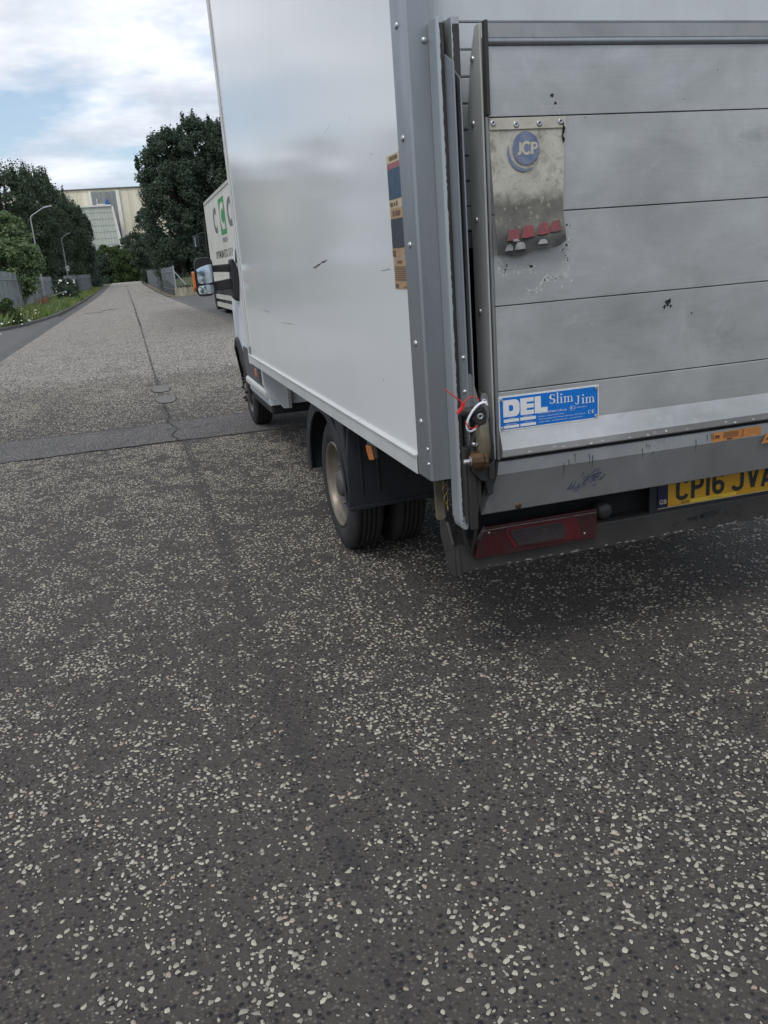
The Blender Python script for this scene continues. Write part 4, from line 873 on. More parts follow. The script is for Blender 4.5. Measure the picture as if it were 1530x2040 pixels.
# slider arm riding in the runner : U section, slanted top
SX0, SX1, SY0, SY1 = .890, .9115, 2.225, 2.288
sl = MB()
sl.prism([(SY0, 1.00), (SY1, 1.00), (SY1, 1.955), (SY0+.004, 1.925)], 'x', SX0, SX0+.004); sl.prism([(SY0, 1.00), (SY1, 1.00), (SY1, 1.925), (SY0+.004, 1.885)], 'x', SX1-.004, SX1)
sl.prism([(SX0+.0042, 1.0), (SX1-.0042, 1.0), (SX1-.0042, 1.90), (SX0+.0042, 1.94)], 'y', SY1-.010, SY1-.002)
build('slider_arm', sl, 'alu_post', van, bevel=.001)
build('slider_groove', MB().box(SX0+.0045, SX1-.0045, SY1-.0125, SY1-.0105, 1.02, 1.88), 'gap_black', van)
build('slider_wedge', MB().prism([(.895, 1.12), (.905, 1.12), (.928, 1.03), (.915, 1.0), (.895, 1.0)], 'y', 2.230, 2.262), 'alu_dirty', van, bevel=.002)
for z in (1.167, 1.07): rivet(SX0, SY0+.02, z, (-1, 0, 0), van, .007, .008, 'bolt_head')

# platform : side rail, planks, toe flap
plat = build('lift_platform', MB().box(1.02, 2.79, 2.30, 2.375, .86, 2.005), 'alu_dirty', van)
rail = build('platform_rail', MB().prism([(2.284, 2.028), (2.315, 2.028), (2.352, 1.955), (2.388, 1.82), (2.388, .90), (2.36, .845), (2.284, .845)], 'x', .990, .996), 'alu_pale', van, bevel=.0015)
build('rail_edge', MB().box(.9965, 1.0055, 2.274, 2.283, .845, 1.80), 'alu_dirty', plat, bevel=.002); build('rail_edge', MB().box(.9965, 1.0065, 2.262, 2.283, 1.801, 2.03), 'bumper_grey', plat, bevel=.002)
for (y, z) in ((2.334, 1.952), (2.347, 1.793), (2.349, 1.54), (2.349, 1.284)): rivet(.990, y, z, (-1, 0, 0), rail, .009, .007)
build('platform_rail', MB().prism([(2.284, 2.028), (2.315, 2.028), (2.388, 1.82), (2.388, .85), (2.284, .85)], 'x', 2.80, 2.806), 'alu_post', van, bevel=.0015)
PX0, PX1, PF = 1.008, 2.798, 2.280
for (a, b) in ((1.799, 1.972), (1.549, 1.796), (1.299, 1.546), (1.052, 1.296)): build('plank', MB().box(PX0, PX1, PF, PF+.02, a, b), 'alu_plank', plat, bevel=.0012)
build('plank', MB().prism([(PF+.001, 1.049), (PF+.001, .938), (PF-.020, .876), (PF-.017, .854), (PF+.004, .846), (PF+.03, .846), (PF+.02, 1.049)], 'x', PX0, PX1), 'alu_plank', plat, bevel=.002)
build('top_edge', MB().prism([(PF-.004, 1.990), (PF+.012, 2.030), (PF+.03, 2.030), (PF+.02, 1.990)], 'x', PX0, PX1), 'alu_dirty', plat, bevel=.002)
build('top_bead', MB().tube([(PX0, PF-.002, 1.981), (PX1, PF-.002, 1.981)], .009, 12), 'alu_post', plat)
build('plank_shadow_gap', MB().box(PX0, PX1, PF+.008, PF+.0195, 1.05, 1.80), 'gap_black', plat) if False else None
fl = MB(); F0 = [(2.276, .838), (2.270, .800), (2.302, .672), (2.312, .668), (2.33, .70), (2.33, .838)]
xl = [1.000, .992, .950, .950, .955, 1.0]
fl.add([(xl[i], y, z) for i, (y, z) in enumerate(F0)]+[(2.806, y, z) for (y, z) in F0], [tuple(range(6)), tuple(range(11, 5, -1))]+[(i, i+6, (i+1) % 6+6, (i+1) % 6) for i in range(6)])
flap = build('toe_flap', fl, 'alu_dirty', van, bevel=.0015)
build('hinge_gap_shade', MB().tube([(1.0, 2.298, .8425), (2.8, 2.298, .8425)], .006, 8), 'gap_black', van)  # near-black rod puts the hinge gap's shadow into colour
build('flap_screw', MB().lathe([(.0005, -.004), (.004, -.005), (.009, -.003), (.011, 0)], 'y', (1.072, 2.2985, .684), 12), 'bronze', flap)
# marks on the platform
pm = lambda x, z: (x, PF-.0006, z)
def splat(mb, x, z, r, seed, mp=None, sx=1.0, n=11):
    rn = random.Random(seed); mp = mp or pm; pts = [mp(x+r*sx*math.cos(6.283*i/n)*rn.uniform(.35, 1.15), z+r*math.sin(6.283*i/n)*rn.uniform(.35, 1.15)) for i in range(n)]
    pts.append(mp(x, z)); mb.add(pts, [(i, (i+1) % n, n) for i in range(n)])
mb = MB()
for i, (x, z, q) in enumerate([(1.581, 1.262, .011), (1.571, 1.250, .007), (1.593, 1.250, .006), (1.588, 1.268, .007), (1.668, 1.222, .004), (1.198, 1.848, .006), (1.208, 1.829, .005), (1.729, 1.905, .0025), (1.86, 1.90, .002), (1.62, 1.83, .0025), (1.30, 1.79, .002)]): splat(mb, x, z, q, i)
build('stain', mb, 'scuff_black', plat, recalc=False, kind='stuff')
mb = MB()
for i in range(22):
    x = rnd.uniform(1.06, 1.95); splat(mb, x, rnd.choice((.862, .866, .86)), rnd.uniform(.0015, .004), 100+i, lambda x, z: (x, PF-.0195, z), 2.2)
for i in range(26):
    x = rnd.uniform(1.25, 2.0); splat(mb, x, rnd.uniform(1.0, 1.95), rnd.uniform(.0012, .003), 140+i)
for i in range(7): splat(mb, 1.235+rnd.uniform(-.02, .02), 1.36+rnd.uniform(-.03, .11), rnd.uniform(.002, .005), 300+i)
build('paint_fleck', mb, 'scuff_pale', plat, recalc=False, kind='stuff')
mb = MB(); rs_ = random.Random(12)
for (ax_, ay_, r0_, r1_, cnt) in ((1.135, 1.455, 32, -105, 90),):
    for k in range(cnt):
        a = R(r0_+(r1_-r0_)*k/cnt); q = rs_.gauss(.112, .006)+.012*math.sin(k*.17); splat(mb, ax_+q*math.cos(a), ay_+q*1.02*math.sin(a), rs_.uniform(.002, .0075), 600+k, None, .8, 8)
for k in range(34): splat(mb, rs_.uniform(1.02, 1.14), 1.398+rs_.gauss(0, .010), rs_.uniform(.002, .007), 700+k, None, 1.3, 8)
build('paint_scrape', mb, 'scuff_dull', plat, recalc=False, kind='stuff')
fm = lambda x, z: (x, 2.270+(0.80-z)*.25-.0009, z)
mb = MB()
for i in range(34):
    x = 1.30+rnd.gauss(0, .032); z = .732+rnd.gauss(0, .012)+(x-1.30)*.25; l = rnd.uniform(.008, .028); a = R(rnd.gauss(55, 22)); ribbon(mb, [(x+l*k*math.cos(a)/5+rnd.uniform(-.0008, .0008), z+l*k*math.sin(a)/5) for k in range(6)], [rnd.uniform(.0006, .0042) for _ in range(6)], fm)
for i in range(6): ribbon(mb, [(1.235+.004*i+.003*k, .712+.0025*k*(1+i % 3)) for k in range(5)], [.001, .003, .002, .003, .0008], fm)
build('paint_scrape', mb, 'scuff_blue', flap, recalc=False, kind='stuff')
mb = MB()
for i in range(12):
    x = rnd.uniform(1.05, 1.95); z = rnd.uniform(.80, .83); n = 5; l = rnd.uniform(.01, .05)
    ribbon(mb, [(x+rnd.uniform(-.001, .001), z-l*k/n) for k in range(n+1)], [.003*(1-k/(n+1)) for k in range(n+1)], lambda x, z: (x, (2.276-(.838-z)*.158 if z > .80 else 2.270+(.80-z)*.25)-.0009, z))
build('grease_run', mb, 'scuff_black', flap, recalc=False, kind='stuff')

# warning flag riveted to the platform
fg = MB(); nx, nz = 18, 30; rnd = random.Random(4); FX0, FX1 = 1.008, 1.226
def flag_pt(u, v):
    x = FX0+(FX1-FX0)*u+.006*math.sin(v*5+1)*(u-.3); z = 1.772-.332*v
    y = PF-.004-.010*v-.004*math.sin(u*7+v*3)*v-.003*math.sin(v*17+u*2)*max(0, v-.35)-.014*sstep((v-.70)/.25)-.004*math.sin(u*11+v*6)*max(0, v-.55)
    z += -.010*math.sin(u*3.0+.3)*v+.022*u*sstep((v-.5)/.5)+.006*math.sin(u*13)*sstep((v-.85)/.15); return (x, y, z)
vs = [flag_pt(i/nx, j/nz) for j in range(nz+1) for i in range(nx+1)]; k_ = nx+1
for j in range(nz):
    for i in range(nx): 
        v = (j+.5)/nz+.035*math.sin(i*1.1)+.02*math.sin(i*2.7); fg.add([vs[j*k_+i], vs[j*k_+i+1], vs[(j+1)*k_+i+1], vs[(j+1)*k_+i]], [(0, 1, 2, 3)], 0 if v < .60 else (1 if v < .83 else 2), True)
fg.mi = [0]*len(fg.mi); flag = build('warning_flag', fg, 'flag', van, recalc=False)
bm = bmesh.new(); bm.from_mesh(flag.data); bmesh.ops.remove_doubles(bm, verts=bm.verts, dist=1e-5); bm.to_mesh(flag.data); bm.free()
build('clamp_strip', MB().box(1.006, 1.236, PF-.0085, PF-.0045, 1.765, 1.794), 'canvas', flag, bevel=.001)
for x, z in ((1.016, 1.782), (1.084, 1.777), (1.154, 1.778), (1.219, 1.781)):
    q = build('eyelet', MB().lathe([(.0085, .001), (.0082, -.002), (.005, -.0035), (.0026, -.002)], 'y', (x, PF-.0085, z), 16), 'rivet', flag, recalc=False); build('eyelet_hole', MB().lathe([(.0027, -.0015), (.0004, -.0015)], 'y', (x, PF-.0085, z), 10), 'ink', flag, recalc=False)
def fpl(x, z, off):
    u = (x-FX0)/(FX1-FX0); v = (1.772-z)/.332; p = flag_pt(u, v); return (x, p[1]-.0025-off, z)
mb = MB(); cx_, cz_ = 1.112, 1.716; n = 32
rings = [.0, .012, .024, .034, .041]
for a in range(4):
    vs = []
    for i in range(n):
        t = 6.2832*i/n
        for q in (rings[a], rings[a+1]): vs.append(fpl(cx_+q*math.cos(t), cz_+q*1.05*math.sin(t), .0006))
    mb.add(vs, [(2*i, 2*i+1, (2*i+3) % (2*n), (2*i+2) % (2*n)) for i in range(n)])
ribbon(mb, arc(cx_-.004, cz_-.006, .050, .050, 165, 300, 18), [.002+.008*math.sin(math.pi*i/18) for i in range(19)], lambda x, z: fpl(x, z, .0006))
lg = build('logo', mb, 'logo_blue', flag, recalc=False)
mb = MB(); q = lambda x, z: fpl(x, z, .0014)
ribbon(mb, [(1.095, 1.731), (1.095, 1.712)]+arc(1.089, 1.710, .006, .008, 0, -120, 6), .0075, q)
ribbon(mb, arc(1.114, 1.7165, .0125, .0145, 40, 320, 14), .0075, q)
ribbon(mb, [(1.1305, 1.700), (1.1305, 1.731)], .0075, q); ribbon(mb, [(1.134, 1.7285), (1.139, 1.7285)]+arc(1.139, 1.722, .0065, .0065, 80, -80, 6)+[(1.134, 1.7155)], .006, q)
build('logo_letters', mb, 'canvas', flag, recalc=False)
mb = MB()
for (x0, x1, z0_, z1, w0) in ((1.036, 1.078, 1.480, 1.511, 1), (1.082, 1.122, 1.485, 1.518, 1), (1.130, 1.167, 1.491, 1.523, 1), (1.169, 1.206, 1.496, 1.527, 1)):
    pts = [(x0, z0_), ((x0+x1)/2, z0_-.001), (x1, z0_+.003), (x1, z1-.003), (x1-.006, z1), (x0+.012, z1-.004), (x0+.004, z0_+.010)]; mb.add([fpl(a, b-.004, .004) for a, b in pts], [tuple(range(7))])
build('red_reflector', mb, 'red_reflex', flag, recalc=False, kind='stuff')
mb = MB()
for (x0, x1, z0_, z1) in ((1.030, 1.055, 1.450, 1.468), (1.060, 1.094, 1.452, 1.472), (1.056, 1.078, 1.474, 1.482), (1.132, 1.160, 1.462, 1.476)):
    pts = [(x0, z0_), (x1, z0_+.001), (x1-.001, z1-.006), (x1-.008, z1), (x0+.008, z1-.001), (x0+.001, z0_+.006)]; mb.add([fpl(a, b-.002, .004) for a, b in pts], [tuple(range(6))])
build('white_reflector', mb, 'white_reflex', flag, recalc=False, kind='stuff')
mb = MB(); 
for i in range(8): splat(mb, 1.226+rnd.gauss(0, .003), 1.775-.006*i, rnd.uniform(.004, .010), 500+i, lambda x, z: (x, PF-.009, z), .6)
build('stain', mb, 'scuff_black', flag, recalc=False, kind='stuff')

# maker's plate
NX0, NX1, NZ0, NZ1 = 1.0065, 1.3420, .9310, 1.0360
npl = build('maker_plate', MB().box(NX0, NX1, PF-.0030, PF-.0002, NZ0, NZ1), 'plate_metal', van, bevel=.0006)
build('blue_field', MB().box(NX0+.004, NX1-.004, PF-.0036, PF-.0031, NZ0+.0045, NZ1-.0045), 'blue_print', npl)
W_, H_ = NX1-NX0, NZ1-NZ0
_lay = [0]
def nm(u, v): return (NX0+W_*u, PF-.0039-_lay[0]*2.5e-5, NZ1-H_*v)
mb = MB()
def nbox(u0, u1, v0, v1): _lay[0] += 1; mb.add([nm(u0, v1), nm(u1, v1), nm(u1, v0), nm(u0, v0)], [(0, 1, 2, 3)])
# DEL
O = [(.042, .115), (.165, .115), (.190, .16), (.202, .25), (.202, .46), (.190, .55), (.165, .60), (.042, .60)]; I = [(.098, .27), (.125, .27), (.135, .285), (.140, .31), (.140, .40), (.135, .425), (.125, .44), (.098, .44)]
_lay[0] += 1; mb.add([nm(*p) for p in O]+[nm(*p) for p in I], [(i, (i+1) % 8, (i+1) % 8+8, i+8) for i in range(8)])
nbox(.210, .272, .115, .60)
for a, b in ((.115, .235), (.295, .415), (.475, .60)): nbox(.272, .342, a, b)
nbox(.350, .412, .115, .60); nbox(.412, .478, .45, .60)
build('lettering', mb, 'white_print', npl, recalc=False)
mb = MB(); AS = H_/W_       # glyph helper : x in plate widths, y downward in plate heights
def nrib(pts, wd): _lay[0] += 1; ribbon(mb, [(x, y) for x, y in pts], wd, lambda x, y: nm(x, y))
def ab(cx, cy, rx, ry, a0, a1, n=10): return [(cx+rx*math.cos(R(a0+(a1-a0)*i/n)), cy-ry*math.sin(R(a0+(a1-a0)*i/n))) for i in range(n+1)]
def stem(u, v0, v1, w=.012, serif=True, top=True):
    nbox(u-w/2, u+w/2, v0, v1)
    if serif: nbox(u-.014, u+.014, v1, v1+.016)
    if top: nbox(u-.014, u-w/2, v0, v0+.018)
def letter_i(u, base, xh=.155): stem(u, base-xh, base); _lay[0] += 1; mb.add([nm(u+.0085*math.cos(t*.6283), base-xh-.075+.026*math.sin(t*.6283)) for t in range(10)], [tuple(range(10))])
def letter_m(u, base, xh=.155):
    stem(u, base-xh, base)
    for k in (0, 1):
        a = u+.034*k; b = a+.034; nrib(ab((a+b)/2, base-xh+.055, .017, .055, 175, 5, 8), .010); stem(b, base-xh+.055, base, top=False)
def letter_S(u, base, ch=.265):
    w = .024; _lay[0] += 1
    for (x0, y0, x1, y1) in ():
        pass
    pts = ab(u+w, base-ch*.74, w*.85, ch*.25, 30, 270, 12)+ab(u+w, base-ch*.25, w*.9, ch*.26, 88, -150, 12)
    ribbon(mb, pts, [.008+.012*math.sin(math.pi*i/(len(pts)-1)) for i in range(len(pts))], lambda x, y: nm(x, y)); nbox(u+w*1.75, u+w*1.95, base-ch*1.0, base-ch*.72); nbox(u+w*.02, u+w*.2, base-ch*.30, base+.01)
letter_S(.502, .375); stem(.579, .08, .375); letter_i(.616, .375); letter_m(.653, .375)
nbox(.772, .802, .245, .262); nbox(.782, .794, .262, .44); nrib([(.788, .43)]+ab(.774, .44, .014, .055, 0, -170, 8), .011); _lay[0] += 1
letter_i(.836, .475); letter_m(.872, .475)
build('lettering', mb, 'white_print', npl, recalc=False)
mb = MB(); nbox(.042, .192, .665, .755); nbox(.204, .358, .665, .755); nbox(.042, .192, .845, .925); nbox(.204, .358, .845, .925); build('data_box', mb, 'white_print', npl, recalc=False)
mb = MB()
def small(s, u0, u1, v, h, bold=0.0): _lay[0] += 1; fit_text(mb, s, u0, u1, -v, h, lambda x, y: nm(x, -y), bold)
small('MODEL', .09, .15, .652, .03); small('SERIAL NO.', .235, .325, .652, .03); small('YEAR OF MFR', .06, .17, .825, .03); small('MAX. KG', .25, .325, .825, .03)
small('DEL EQUIPMENT (UK) Ltd', .385, .665, .625, .055, .01); small('Building 1, Windrush Park Road', .385, .64, .72, .035); small('Windrush Industrial Park, Witney, Oxfordshire OX29 7EX. UK', .385, .86, .80, .035); small('01993 708811   sales@del-uk.com   www.del-uk.com', .385, .83, .88, .03)
nrib(ab(.727, .585, .026, .080, 0, 360, 20), .0035); small('E', .713, .727, .61, .07, .01); small('11', .730, .741, .61, .045); small('10R-047872', .77, .87, .60, .03)
nrib(ab(.905, .76, .016, .055, 55, 305, 10), .007); nrib(ab(.942, .76, .016, .055, 55, 305, 10), .007); nbox(.928, .946, .75, .77)
build('small_print', mb, 'white_print', npl, recalc=False)
for (x, z) in ((NX0+.009, NZ1-.010), (NX1-.009, NZ1-.009), (NX0+.009, NZ0+.009), (NX1-.010, NZ0+.009)):
    build('plate_rivet', MB().lathe([(.0055, 0), (.005, -.002), (.003, -.003), (.0018, -.0012)], 'y', (x, PF-.0042, z), 12), 'rivet', npl, recalc=False); build('rivet_hole', MB().lathe([(.0019, -.0014), (.0002, -.0014)], 'y', (x, PF-.0042, z), 8), 'ink', npl, recalc=False)

# latch and hinge at the foot of the runner
LY = 2.250
build('lift_leg', MB().prism([(.886, .66), (.915, .66), (.935, .74), (.938, .90), (.884, .90)], 'y', 2.262, 2.288), 'steel_dark', van, bevel=.003)
build('lift_leg', MB().box(.892, .917, 2.252, 2.262, .645, .86), 'steel_dark', van, bevel=.003)
lt = build('latch_plate', MB().prism([(.932, 1.064), (.952, 1.064), (.960, 1.05), (.962, .93), (.972, .90), (.955, .86), (.955, .79), (.925, .80), (.900, .83), (.900, .92), (.915, .95), (.928, 1.0)], 'y', LY-.012, LY+.008), 'steel_dark', van, bevel=.003)
build('latch_strap', MB().prism([(.936, 1.060), (.950, 1.060), (.956, 1.046), (.956, .985), (.934, .985), (.932, 1.046)], 'y', LY-.018, LY-.0125), 'alu_dirty', lt, bevel=.002)
build('strap_eye', MB().lathe([(.0035, -.001), (.0065, -.003), (.009, -.001), (.009, .004)], 'y', (.942, LY-.0185, 1.036), 14), 'rivet', lt, recalc=False)
hk = MB()
for i, (z, hw, dp) in enumerate([(.995, .020, .010), (.97, .022, .018), (.94, .022, .028), (.905, .021, .032), (.88, .020, .026), (.86, .018, .012)]):
    hk.v += [(.934-hw, LY-.0135, z), (.934-hw*.6, LY-.0135-dp, z), (.934+hw*.55, LY-.0135-dp, z), (.934+hw, LY-.0135, z)]
for i in range(5):
    for j in range(3): hk.f.append((i*4+j, i*4+j+1, i*4+j+5, i*4+j+4)); hk.mi.append(0); hk.sm.append(True)
hk.f += [(0, 3, 2, 1), (20, 21, 22, 23)]; hk.mi += [0, 0]; hk.sm += [False, False]
build('latch_hook', hk, 'greasy_tan', lt)
build('latch_knuckle', MB().prism([(.908, 1.028), (.934, 1.026), (.944, 1.005), (.940, .975), (.914, .968), (.902, .99)], 'y', LY-.034, LY-.0145), 'steel_dark', lt, bevel=.004)
build('knuckle_ring', MB().lathe([(.004, 0), (.007, -.003), (.010, -.001), (.010, .003)], 'y', (.921, LY-.035, .998), 14), 'rivet', lt, recalc=False)
build('latch_pin', MB().lathe([(0.0005, -.058), (.011, -.058), (.013, -.054), (.013, -.01), (.013, 0)], 'x', (.930, LY-.022, 1.014), 16), 'steel_dark', lt)
build('hinge_nut', MB().lathe([(.0005, -.048), (.015, -.048), (.026, -.040), (.030, -.016), (.030, -.014), (.034, -.013), (.034, -.004), (.030, 0)], 'x', (.938, LY-.018, .866), 12, smooth=False), 'bronze', lt)
build('hinge_bolt', MB().lathe([(.0005, -.068), (.0065, -.068), (.0075, -.064), (.0075, -.046)], 'x', (.938, LY-.018, .866), 6, smooth=False), 'rivet', lt)
build('hinge_washer', MB().lathe([(.011, -.049), (.0135, -.0485), (.0135, -.044)], 'x', (.938, LY-.018, .866), 18), 'rivet', lt, recalc=False)
build('latch_bolt', MB().lathe([(.0005, -.012), (.005, -.012), (.006, 0)], 'y', (.905, LY-.0125, .915), 8), 'rivet', lt); build('latch_bolt', MB().lathe([(.0005, -.012), (.005, -.012), (.006, 0)], 'y', (.911, LY-.0125, .912), 8), 'rivet', lt)
build('latch_blade', MB().prism([(.956, .985), (.966, .985), (.980, .90), (.983, .845), (.972, .745), (.958, .743), (.946, .79), (.946, .84), (.960, .86), (.966, .905)], 'y', LY+.010, LY+.024), 'steel_dark', lt, bevel=.003)
build('latch_blade', MB().prism([(.946, .845), (.968, .86), (.968, .80), (.950, .80)], 'y', LY-.02, LY+.0095), 'steel_dark', lt, bevel=.003)

# rear bumper, lamps, number plate
bp = build('rear_bumper', MB().prism([(2.395, .452), (2.400, .540), (2.415, .546), (2.50, .546), (2.50, .535), (2.425, .52), (2.42, .452)], 'x', .905, 2.93), 'bumper_grey', van, bevel=.003)
build('bumper_end', MB().prism([(2.385, .448), (2.392, .56), (2.43, .622), (2.50, .622), (2.50, .56), (2.425, .448)], 'x', .878, .888), 'bumper_grey', van, bevel=.003)
build('bumper_end', MB().prism([(2.385, .448), (2.395, .545), (2.50, .56), (2.425, .448)], 'x', .8885, .905), 'bumper_grey', van, bevel=.002)
mb = MB(); bmp = lambda x, z: (x, 2.395+(z-.452)*.0568-.0009, z)
for k in range(40): splat(mb, 1.84+rnd.gauss(0, .07), .50+rnd.gauss(0, .012), rnd.uniform(.003, .012), 800+k, bmp, 1.6, 9)
build('scuff_or_glint', mb, 'scuff_black', bp, recalc=False, kind='stuff')
mb = MB()
for k in range(60): splat(mb, rnd.uniform(.93, 2.2), .456+abs(rnd.gauss(0, .004)), rnd.uniform(.0015, .004), 900+k, bmp, 3.0, 8)
build('scuff_or_glint', mb, 'scuff_glint_grey', bp, recalc=False, kind='stuff')  # grey flecks paint an edge highlight along the bumper's lower lip
mb = MB().tube([(.900, 2.36, .645), (.918, 2.37, .57), (.935, 2.385, .53)], .006, 6).tube([(.955, 2.36, .635), (.950, 2.372, .57), (.942, 2.385, .53)], .006, 6); build('bumper_bracket', mb, 'steel_dark', van)
lm = build('rear_lamp', MB().prism([(.950, .500), (1.385, .500), (1.392, .560), (1.392, .604), (.990, .604), (.965, .565)], 'y', 2.372, 2.394), 'lamp_red', van, bevel=.003)
build('lamp_lens', MB().prism([(1.085, .518), (1.335, .512), (1.320, .575), (1.305, .593), (1.060, .590), (1.055, .572)], 'y', 2.3685, 2.3715), 'lamp_red_bright', lm, bevel=.001)
build('lamp_lens', MB().prism([(1.100, .523), (1.262, .521), (1.275, .545), (1.258, .582), (1.078, .582), (1.072, .570)], 'y', 2.3650, 2.3682), 'lamp_clear', lm, bevel=.001)
for k in range(7):
    z = .529+k*.0072; build('lens_rib', MB().prism([(2.3648, z), (2.3630, z+.0018), (2.3648, z+.0036)], 'x', 1.088+.002*abs(k-3), 1.258-.002*abs(k-3)), 'lamp_clear', lm)
for k in range(9):
    x = .985+k*.0075; build('lens_rib', MB().prism([(x, 2.3717), (x+.0025, 2.3695), (x+.005, 2.3717)], 'z', .512, .572), 'lamp_red_bright', lm)
rivet(1.345, 2.3717, .525, (0, -1, 0), lm, .004, .002, 'lamp_screw'); rivet(1.0, 2.3717, .584, (0, -1, 0), lm, .004, .002, 'lamp_screw')
mb = MB(); ribbon(mb, [(.975, .593), (1.10, .594), (1.25, .593), (1.388, .592)], .0016, lambda x, z: (x, 2.3714, z)); build('lamp_rim', mb, 'rivet', lm, recalc=False)
o = build('rear_lamp', MB().prism([(2.415, .500), (2.85, .500), (2.835, .565), (2.81, .604), (2.408, .604)], 'y', 2.372, 2.394), 'lamp_red', van, bevel=.003)
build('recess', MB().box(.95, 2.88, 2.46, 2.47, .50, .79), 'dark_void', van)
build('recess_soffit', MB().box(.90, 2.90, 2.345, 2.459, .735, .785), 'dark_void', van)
build('tow_eye', MB().lathe([(.0005, -.035), (.02, -.034), (.032, -.02), (.03, .0), (.022, .03)], 'y', (1.435, 2.42, .585), 18), 'steel_dark', van)
build('plate_holder', MB().box(1.615, 2.195, 2.404, 2.415, .535, .69), 'black_plastic', van, bevel=.003)
NPY = 2.400
nb = build('number_plate', MB().box(1.685, 2.165, NPY, NPY+.003, .557, .668), 'plate_yellow', van, bevel=.0008)
build('blue_band', MB().box(1.645, 1.6845, NPY, NPY+.003, .557, .668), 'plate_blue', nb)
build('plate_edge', MB().box(1.645, 2.165, NPY-.0006, NPY+.002, .5545, .5568), 'plate_cream', nb)
build('dealer_strip', MB().box(1.775, 1.965, NPY-.0008, NPY-.0002, .5585, .5715), 'plate_yellow_bright', nb)
mb = MB(); fit_text(mb, 'GB', 1.650, 1.680, .571, .016, lambda x, z: (x, NPY-.0006, z), .02); build('lettering', mb, 'plate_cream', nb, recalc=False)
mb = MB(); sw = .0148; by = .5745; ch = .079; _n = [0]
def pr(pts, w=sw): _n[0] += 1; ribbon(mb, pts, w, lambda x, z: (x, NPY-.0012-_n[0]*3e-5, z))
def gC(x): pr([(x+.043, by+.018)]+arc(x+.025, by+.0215, .0185, .0150, -10, -180, 8)+arc(x+.025, by+ch-.0215, .0185, .0150, 180, 10, 8))
def gP(x): pr([(x+.0068, by), (x+.0068, by+ch)]); pr([(x+.0068, by+ch-.0068), (x+.027, by+ch-.0068)]+arc(x+.027, by+ch-.024, .0162, .0172, 90, -90, 8)+[(x+.0068, by+ch-.0412)])
def g6(x): pr(arc(x+.025, by+.0255, .0182, .0187, 0, 360, 18)); pr([(x+.0068, by+.026), (x+.0068, by+ch-.026)]+arc(x+.025, by+ch-.0215, .0182, .0150, 180, 15, 8))
def gJ(x): pr([(x+.040, by+ch), (x+.040, by+.024)]+arc(x+.0215, by+.0215, .0185, .0150, 0, -175, 9))
def gV(x): pr([(x+.006, by+ch), (x+.025, by+.004)]); pr([(x+.044, by+ch), (x+.025, by+.004)])
def gA(x): pr([(x+.006, by), (x+.025, by+ch)]); pr([(x+.044, by), (x+.025, by+ch)]); pr([(x+.012, by+.022), (x+.038, by+.022)])
gx = 1.7165; gC(gx); gx += .061; gP(gx); gx += .061; pr([(gx+.007, by), (gx+.007, by+ch)]); gx += .025; g6(gx); gx += .083; gJ(gx); gx += .061; gV(gx); gx += .061; gA(gx)
build('registration', mb, 'ink', nb, recalc=False)
mb = MB(); fit_text(mb, 'RN534A', 1.738, 1.770, .5605, .011, lambda x, z: (x, NPY-.0013, z)); fit_text(mb, '7 Autovehicles', 1.845, 1.905, .5628, .004, lambda x, z: (x, NPY-.0013, z)); ribbon(mb, [(1.69, .5605), (1.735, .5608)], .001, lambda x, z: (x, NPY-.0013, z)); build('small_print', mb, 'ink_grey', nb, recalc=False)
# orange notices on the toe flap
stk = build('notice', MB().box(1.755, 1.8675, 2.2695, 2.2705, .801, .832), 'amber_dull', van); mb = MB()
for i in range(5): mb.box(1.797, 1.855, 2.2688, 2.2692, .811+i*.004, .8123+i*.004)
mb.box(1.760, 1.785, 2.2688, 2.2692, .812, .8135); mb.box(1.757, 1.759, 2.2688, 2.2692, .812, .826); mb.box(1.765, 1.782, 2.2688, 2.2692, .816, .822); mb.box(1.812, 1.832, 2.2688, 2.2692, .8035, .8075); build('print', mb, 'ink', stk, kind='stuff')
stk = build('notice', MB().box(1.8685, 1.945, 2.2695, 2.2705, .803, .833), 'amber_dull', van); build('print', MB().box(1.872, 1.874, 2.2688, 2.2692, .806, .83), 'ink', stk)
stk = build('notice', MB().prism([(1.945, .772), (2.03, .774), (2.03, .815), (1.965, .806)], 'y', 2.266, 2.267), 'amber_dull', van); build('print', MB().prism([(1.962, .785), (1.972, .785), (1.99, .80), (1.98, .80)], 'y', 2.265, 2.2656), 'ink', stk)

